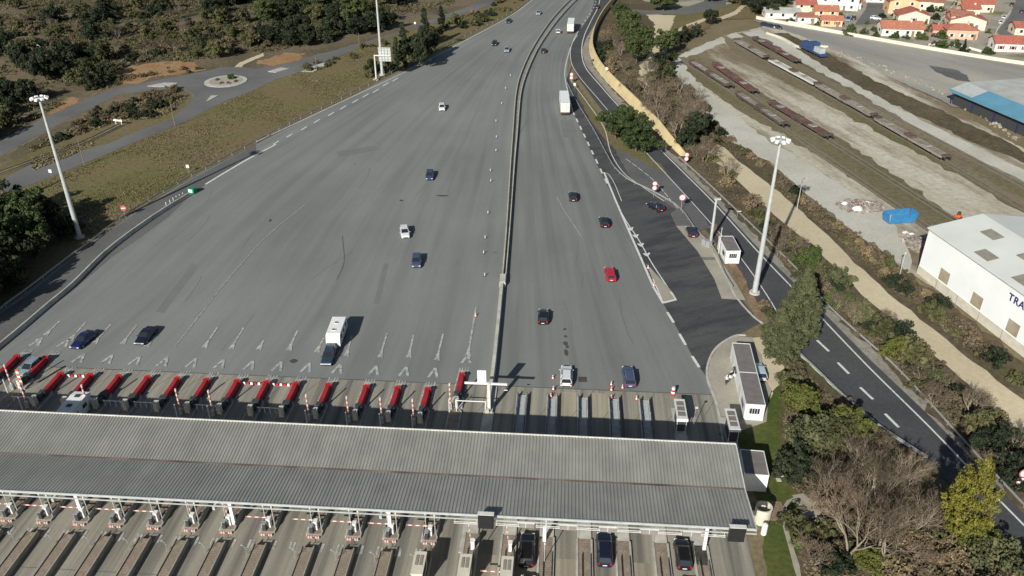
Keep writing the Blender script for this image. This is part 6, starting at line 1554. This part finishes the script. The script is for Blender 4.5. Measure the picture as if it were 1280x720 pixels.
# dark pines at the left edge
LG = 'dark pines at the left edge'
for key, x, y, s, sz in (('dark2', 20, 272, 1.25, 1.4), ('pine2', 42, 288, 1.1, 1.2), ('pine1', 12, 305, 1.2, 1.3), ('dark1', 62, 284, 1.0, 1.1), ('pine2', 45, 318, 1.05, 1.2), ('dark1', 78, 300, .85, .9), ('dark2', -15, 300, 1.5, 1.8), ('pine1', -20, 340, 1.4, 1.6), ('dark1', 20, 340, 1.2, 1.4), ('dark1', -60, 330, 1.8, 2.2), ('dark2', -55, 375, 1.6, 2.0), ('dark1', -5, 365, 1.2, 1.5), ('dark1', 90, 293, .7, .7), ('dark1', 15, 360, 1.1, 1.2), ('dark2', -95, 420, 1.6, 2.0), ('dark1', -30, 390, 1.2, 1.6), ('dark2', -48, 392, 1.3, 1.9), ('dark2', -85, 425, 1.5, 2.4), ('dark1', -42, 352, 1.3, 2.6), ('dark1', -70, 345, 1.4, 2.8), ('dark2', -20, 330, 1.2, 2.0)):
    plant(key, x, y, s, 'dark green pine in the dense clump left of the light mast', LG, sz=sz)
t = thing('dead_tree', 'dark bare leaning trunk at the left picture edge', 'dead tree', G(14, 256)); k = MB(); k.tube((0, 0, 0), (-1.2, 0, 4), .45, .36, 8); k.tube((-1.2, 0, 4), (-2.6, .2, 10), .36, .2, 8); k.build('trunk', 'bark', t)
k = MB(); k.tube((-1.2, 0, 4), (-2.4, .6, 6.5), .14, .06, 5); k.tube((-2, 0, 7.5), (-1.0, .4, 9.5), .1, .04, 5); k.build('branch', 'bark', t)
# strip right of the slip road
for lab, key, x, y, s, sz in (
    ('left one of the dark pines standing on the slip road verge', 'pine1', 769, 174, 1.0, 1.0), ('right one of the dark pines standing on the slip road verge', 'pine2', 795, 190, 1.1, 1.05), ('middle one of the dark pines on the slip road verge', 'pine1', 783, 168, .95, 1.0), ('small pine low on the slip road verge', 'pine2', 806, 193, .75, .7),
    ('furthest pine of the row beyond the slip road', 'pine2', 776, 30, .85, 1.1), ('second furthest pine of the row beyond the slip road', 'pine1', 784, 44, .95, 1.25), ('tall pine in the middle of the row beyond the slip road', 'pine2', 790, 60, 1.0, 1.35), ('pine at the near end of the row beyond the slip road', 'pine1', 795, 80, 1.0, 1.3), ('pine leaning over the gravel track', 'pine2', 806, 60, .8, 1.0), ('broad pine at the top beyond the crossroads', 'pine1', 829, 14, 1.3, 1.0), ('dark tree at the top beside the footpath', 'dark1', 946, 18, 1.3, 1.2), ('round dark tree at the fork of the footpath', 'dark1', 889, 30, 1.0, 1.0),
    ('leafy tree on the right side of the gravel track', 'pine2', 831, 70, 1.0, 1.2), ('dark tree just below the leafy one at the gravel track', 'dark2', 828, 88, 1.1, 1.3), ('small tree at the lower end of the gravel track', 'olive1', 833, 98, .9, 1.0), ('small round tree where the gravel track ends', 'olive1', 813, 104, .8, .8),
    ('dark dense tree beside the yard corner', 'dark1', 872, 172, 1.1, 1.2), ('dark tree left of the yard corner', 'dark2', 860, 182, 1.0, 1.1), ('green shrub on the slope near the bare tree', 'olive2', 880, 140, 1.0, 1.3),
    ('tall grey green conifer, right one of the group by the slip road', 'pyramid', 990, 438, .93, 1.03), ('grey green conifer, left and lower in the group by the slip road', 'pyramid', 968, 446, .7, .62), ('small grey conifer in front of the tall pair', 'pyramid2', 979, 448, .75, 1.1),
    ('bright green bush just right of the slip road, above the conifers', 'brightbush', 1008, 330, 1.1, 1.1), ('grey green bush beside the tan track above the conifers', 'greybush', 1046, 356, 1.0, 1.3), ('bright low bush in the strip right of the conifers', 'brightbush', 1048, 380, 1.0, .8),
    ('green conifer bush beside the tan track', 'greybush', 1076, 402, .95, 1.4), ('leafy bush in the strip, first below the conifer bush', 'olive1', 1102, 426, .95, .9), ('dark slim bush in the middle of the strip', 'dark2', 1126, 440, .7, .95), ('olive tree in the middle of the strip', 'olive1', 1140, 458, 1.05, 1.0), ('light olive bush right of the olive tree', 'lime', 1118, 450, .8, .8), ('green bush below the olive tree', 'greybush', 1168, 478, .85, .9),
    ('dark bush at the lower right beside the tan track', 'dark2', 1242, 560, .7, .7), ('dark green bush low at the right edge', 'dark2', 1264, 600, .65, .7), ('olive shrub at the right edge below the tan track', 'olive1', 1225, 540, .8, .8),
    ('small bare tree at the lower end of the strip', 'bare_mid', 1212, 520, .85, .8), ('bare tree with pale stems in the strip', 'bare_small', 1165, 510, 1.0, .8),
    ('bare tree beside the yard bend with pale limbs', 'bare_mid', 845, 172, 1.25, 1.2), ('second bare tree beside the yard bend', 'bare_mid', 825, 160, 1.1, 1.1), ('slim bare tree beside the tan track', 'bare_mid', 908, 222, .9, .9), ('bare pale tree in front of the pine row', 'bare_mid', 776, 70, .8, .9),
    ('large bare tree with pale forked trunk at the bottom', 'bare_big', 1060, 700, 1.0, 1.0), ('second large bare tree right of the forked one', 'bare_big2', 1095, 706, 1.0, .95), ('bare tree behind the large forked one', 'bare_big2', 1085, 640, .8, .8), ('bare tree at the left behind the garden slab', 'bare_mid', 1035, 625, 1.0, 1.1), ('bare tree leaning over the slip road rail', 'bare_mid', 1125, 620, 1.1, 1.1), ('bare tree between the mimosa and the large bare trees', 'bare_mid', 1140, 670, 1.1, 1.0), ('bare bush by the guard rail bend', 'bare_mid', 1068, 590, .9, .9),
    ('bright yellow flowering mimosa beside the slip road', 'mimosa', 1194, 680, .85, 1.25), ('smaller yellow mimosa tuft below the main crown', 'lime', 1211, 690, .8, .8),
    ('yellow green shrub left of the scrub, near the lawn', 'lime', 999, 516, .9, .95), ('grey green tree below the yellow green shrub', 'greybush', 1012, 562, 1.45, 1.9), ('olive tree beside the guard rail bend', 'olive1', 1040, 560, 1.15, 1.1), ('dense dark tree at the edge of the lawn', 'dark2', 988, 592, .7, .8), ('yellow olive tree above the bare trees', 'lime', 1050, 548, 1.0, 1.1), ('grey bush at the lower right of the mimosa', 'greybush', 1245, 708, 1.3, 1.4), ('grey shrub beside the slip road at the bottom', 'greybush', 1262, 735, 1.4, 1.4),
    ('dark shrub left of the garden slab', 'dark2', 1003, 606, .6, .7), ('green shrub right of the garden path', 'olive2', 1000, 672, 1.1, 1.3), ('dark low shrub at the foot of the forked tree', 'darkbush', 1040, 712, 1.0, 1.0), ('yellow green low shrub right of the forked tree', 'lime', 1085, 712, .6, .6)):
    plant(key, x, y, s, lab, None, sz=sz)
# brown scrub thickets
scatter([(745, 60), (765, 25), (772, 80), (800, 110), (850, 130), (900, 190), (945, 262), (930, 262), (850, 185), (800, 140), (760, 98)], 46, ['brownbush', 'reed', 'brownbush', 'olive2', 'bare_small'], {k: 'dry bush in the thicket beyond the yellow wall' for k in ('brownbush', 'reed', 'olive2', 'bare_small')}, 'dry bushes beyond the yellow wall', .7, 1.2, 2.3)
scatter([(750, 88), (745, 75), (750, 50), (760, 55), (758, 80)], 7, ['darkbush'], {'darkbush': 'dark green bush hugging the far side of the yellow wall'}, 'dark bushes behind the yellow wall', .7, 1.0, 2.0)
scatter([(790, 100), (840, 105), (870, 120), (885, 160), (860, 178), (820, 150)], 34, ['brownbush', 'bare_small', 'brownbush', 'bare_mid'], {k: 'bare twiggy bush in the thicket beside the yard bend' for k in ('brownbush', 'bare_small', 'bare_mid')}, 'twiggy bushes beside the yard bend', .8, 1.2, 2.2)
scatter([(840, 105), (852, 115), (880, 150), (900, 172), (940, 200), (1010, 262), (1060, 305), (1100, 345), (1180, 410), (1280, 490), (1280, 480), (1190, 395), (1130, 345), (1060, 290), (1000, 245), (920, 182), (880, 142)], 58, ['brownbush', 'olive2', 'brownbush', 'reed', 'darkbush'], {k: 'low dry bush in the strip between the yard and the tan track' for k in ('brownbush', 'olive2', 'reed', 'darkbush')}, 'low bushes between the yard and the tan track', .5, .95, 2.2)
scatter([(940, 265), (960, 272), (1030, 335), (1080, 385), (1160, 450), (1230, 510), (1290, 570), (1290, 625), (1200, 540), (1120, 460), (1030, 376), (960, 308)], 80, ['brownbush', 'olive2', 'brownbush', 'darkbush', 'bare_small'], {k: 'low bush in the strip between the slip road rail and the tan track' for k in ('brownbush', 'olive2', 'bare_small', 'darkbush')}, 'low bushes between the slip road and the tan track', .55, .95, 1.9)
scatter([(845, 45), (870, 32), (880, 42), (850, 60), (835, 75)], 9, ['brownbush', 'olive2', 'dark2'], {k: 'bush on the bank between the track and the yard' for k in ('brownbush', 'olive2', 'dark2')}, 'bushes on the bank by the yard entrance', .6, 1.0, 2.3)
scatter([(1010, 560), (1060, 512), (1100, 550), (1150, 585), (1180, 640), (1230, 720), (1010, 720), (1030, 660), (1000, 600)], 70, ['brownbush', 'reed', 'bare_small', 'brownbush', 'olive2'], {k: 'dry undergrowth bush beneath the large bare trees' for k in ('brownbush', 'reed', 'bare_small', 'olive2')}, 'undergrowth beneath the bare trees', .6, 1.05, 1.6)
scatter([(1110, 675), (1200, 690), (1250, 740), (1110, 740)], 22, ['reed', 'reed', 'brownbush'], {k: 'tan reed clump at the bottom right' for k in ('reed', 'brownbush')}, 'reed clumps at the bottom right', 1.0, 1.5, 1.6)
scatter([(955, 378), (966, 395), (985, 440), (998, 452), (1000, 480), (985, 490), (975, 462), (952, 410)], 14, ['brownbush', 'olive2', 'greybush'], {k: 'low bush at the foot of the grey conifers' for k in ('brownbush', 'olive2', 'greybush')}, 'low bushes at the foot of the conifers', .5, .75, 1.4)
# town gardens
scatter([(985, 30), (1060, 42), (1150, 57), (1235, 72), (1290, 80), (1270, 60), (1240, 48), (1230, 20), (1200, 5), (1120, 5), (1090, 30), (1060, 30), (1050, 20), (985, 22)], 60, ['garden', 'garden', 'olive2', 'brightbush', 'darkbush'], {k: 'green garden shrub among the houses' for k in ('garden', 'olive2', 'brightbush', 'darkbush')}, 'garden shrubs among the houses', .6, 1.05, 4.0)
scatter([(880, 2), (980, 4), (970, 22), (930, 22), (925, 8)], 14, ['brownbush', 'dark1', 'olive1'], {k: 'tree on the waste ground left of the houses' for k in ('brownbush', 'dark1', 'olive1')}, 'trees on the waste ground left of the houses', .8, 1.2, 4.0)
scatter([(760, -8), (900, -8), (1300, -8), (1300, -40), (760, -40)], 50, ['dark1', 'olive1', 'garden', 'dark2'], {k: 'tree at the very top beyond the houses' for k in ('garden', 'dark1', 'olive1', 'dark2')}, 'trees beyond the top of the picture', 1.0, 1.5, 9.0)
plant('garden', 1059, 44, 1.5, 'dark round bush at the car park wall below the blue van', None, sz=1.3); plant('brightbush', 1177, 60, .9, 'bright bush at the wall before the pink villa', None); plant('cypress', 1203, 66, .45, 'small upright tree before the pink villa', None)
# grass, weeds and undergrowth
HL = [(-60, 215), (60, 140), (130, 112), (240, 76), (300, 70), (420, 52), (560, 10), (600, -30), (-100, -30), (-150, 60)]
cover('undergrowth', [(HL, 11000)], 'scrub_mix', .34, 41, 'dense mixed undergrowth of the hillside', .75, nleaf=7)
cover('dry_grass', [([(30, 192), (90, 158), (150, 128), (215, 112), (236, 120), (205, 147), (150, 152), (90, 172), (40, 190)], 1500), (HL, 4500), ([(40, 215), (100, 190), (140, 172), (140, 166), (90, 180), (40, 198)], 300)], 'scrub_tan', .25, 42, 'dry tan grass between the service roads', .35)
cover('grass', [([(15, 243), (100, 209), (175, 176), (225, 158), (285, 127), (345, 101), (400, 80), (460, 57), (505, 45), (495, 80), (440, 112), (320, 174), (240, 218), (165, 262), (110, 300), (80, 290), (60, 250)], 5200)], 'scrub_tan', .12, 43, 'patchy dry grass of the left verge', .16)
cover('grass', [([(15, 243), (100, 209), (175, 176), (225, 158), (285, 127), (345, 101), (400, 80), (460, 57), (505, 45), (495, 80), (440, 112), (320, 174), (240, 218), (165, 262), (110, 300), (80, 290), (60, 250)], 3000)], 'leaf_olive', .11, 44, 'green tufts of the left verge', .18)
cover('undergrowth', [([(940, 262), (960, 268), (1030, 332), (1080, 382), (1160, 448), (1230, 508), (1290, 565), (1290, 630), (1200, 540), (1120, 462), (1030, 378), (960, 308), (925, 265)], 4500), ([(745, 60), (765, 20), (800, 95), (870, 120), (930, 240), (945, 268), (930, 266), (850, 188), (800, 142), (760, 98)], 3500), ([(850, 105), (900, 168), (1010, 255), (1130, 345), (1280, 480), (1280, 496), (1105, 352), (1010, 268), (925, 200), (885, 165)], 2200),
    ([(1010, 470), (1060, 515), (1160, 592), (1290, 725), (1290, 760), (1015, 760), (1005, 700), (1030, 640), (985, 600), (980, 540), (985, 470)], 6000)], 'scrub_brown', .17, 45, 'brown undergrowth of the strips beside the slip road', .45)
cover('grass', [([(905, 548), (960, 530), (975, 500), (985, 600), (1000, 640), (995, 660), (985, 640), (975, 630), (965, 650), (960, 725), (952, 640), (935, 560)], 2600), ([(718, 100), (738, 130), (762, 160), (800, 190), (826, 206), (834, 218), (790, 196), (757, 176), (738, 150)], 380), ([(905, 325), (940, 365), (950, 385), (935, 372)], 100)], 'lawn_blade', .11, 46, 'green grass of the lawn beside the canopy', .12)
cover('weeds', [([(855, 78), (880, 69), (925, 100), (985, 140), (1060, 180), (1195, 275), (1160, 282), (1040, 205), (920, 138), (870, 105)], 1800), ([(905, 50), (960, 50), (1060, 110), (1300, 240), (1290, 270), (1100, 168), (940, 82)], 2500)], 'scrub_brown', .18, 47, 'weeds growing between the tracks of the yard', .2)
# ------------------------------------------------------------------ camera, light, sky
cam = bpy.data.cameras.new('camera'); co = bpy.data.objects.new('camera', cam); COL.objects.link(co)
co.location = (0, 0, H); co.rotation_euler = (math.pi / 2 - TH, 0, 0); cam.sensor_width = 36; cam.lens = 36 * F / 1280; cam.clip_end = 6000; sc.camera = co
sd = Vector((.4375, .9, 0)).normalized(); el = R(28.6)
d = Vector((sd.x * math.cos(el), sd.y * math.cos(el), -math.sin(el)))
su = bpy.data.lights.new('sun', 'SUN'); su.energy = 4.9; su.angle = R(.53); su.color = (1, .962, .895); so = bpy.data.objects.new('sun', su); COL.objects.link(so)
so.rotation_euler = d.to_track_quat('-Z', 'Y').to_euler(); so.location = (-50, -50, 120)
wd = bpy.data.worlds.new('World'); sc.world = wd; wd.use_nodes = True; nt = wd.node_tree; nt.nodes.clear()
ou = nt.nodes.new('ShaderNodeOutputWorld'); bg = nt.nodes.new('ShaderNodeBackground'); sk = nt.nodes.new('ShaderNodeTexSky')
sk.sky_type = 'NISHITA'; sk.sun_disc = False; sk.sun_elevation = el; sk.sun_rotation = math.atan2(-sd.x, -sd.y); sk.air_density = 1.0; sk.dust_density = 1.2
bg.inputs[1].default_value = .055; nt.links.new(sk.outputs[0], bg.inputs[0]); nt.links.new(bg.outputs[0], ou.inputs[0])
sc.view_settings.view_transform = 'Standard'; sc.view_settings.look = 'None'; sc.view_settings.gamma = 1; sc.view_settings.exposure = 0.22
sc.render.resolution_x = 1024; sc.render.resolution_y = 576
sc.cycles.max_bounces = 5; sc.cycles.diffuse_bounces = 3; sc.cycles.glossy_bounces = 2
try: sc.cycles.use_denoising = True
except Exception: pass
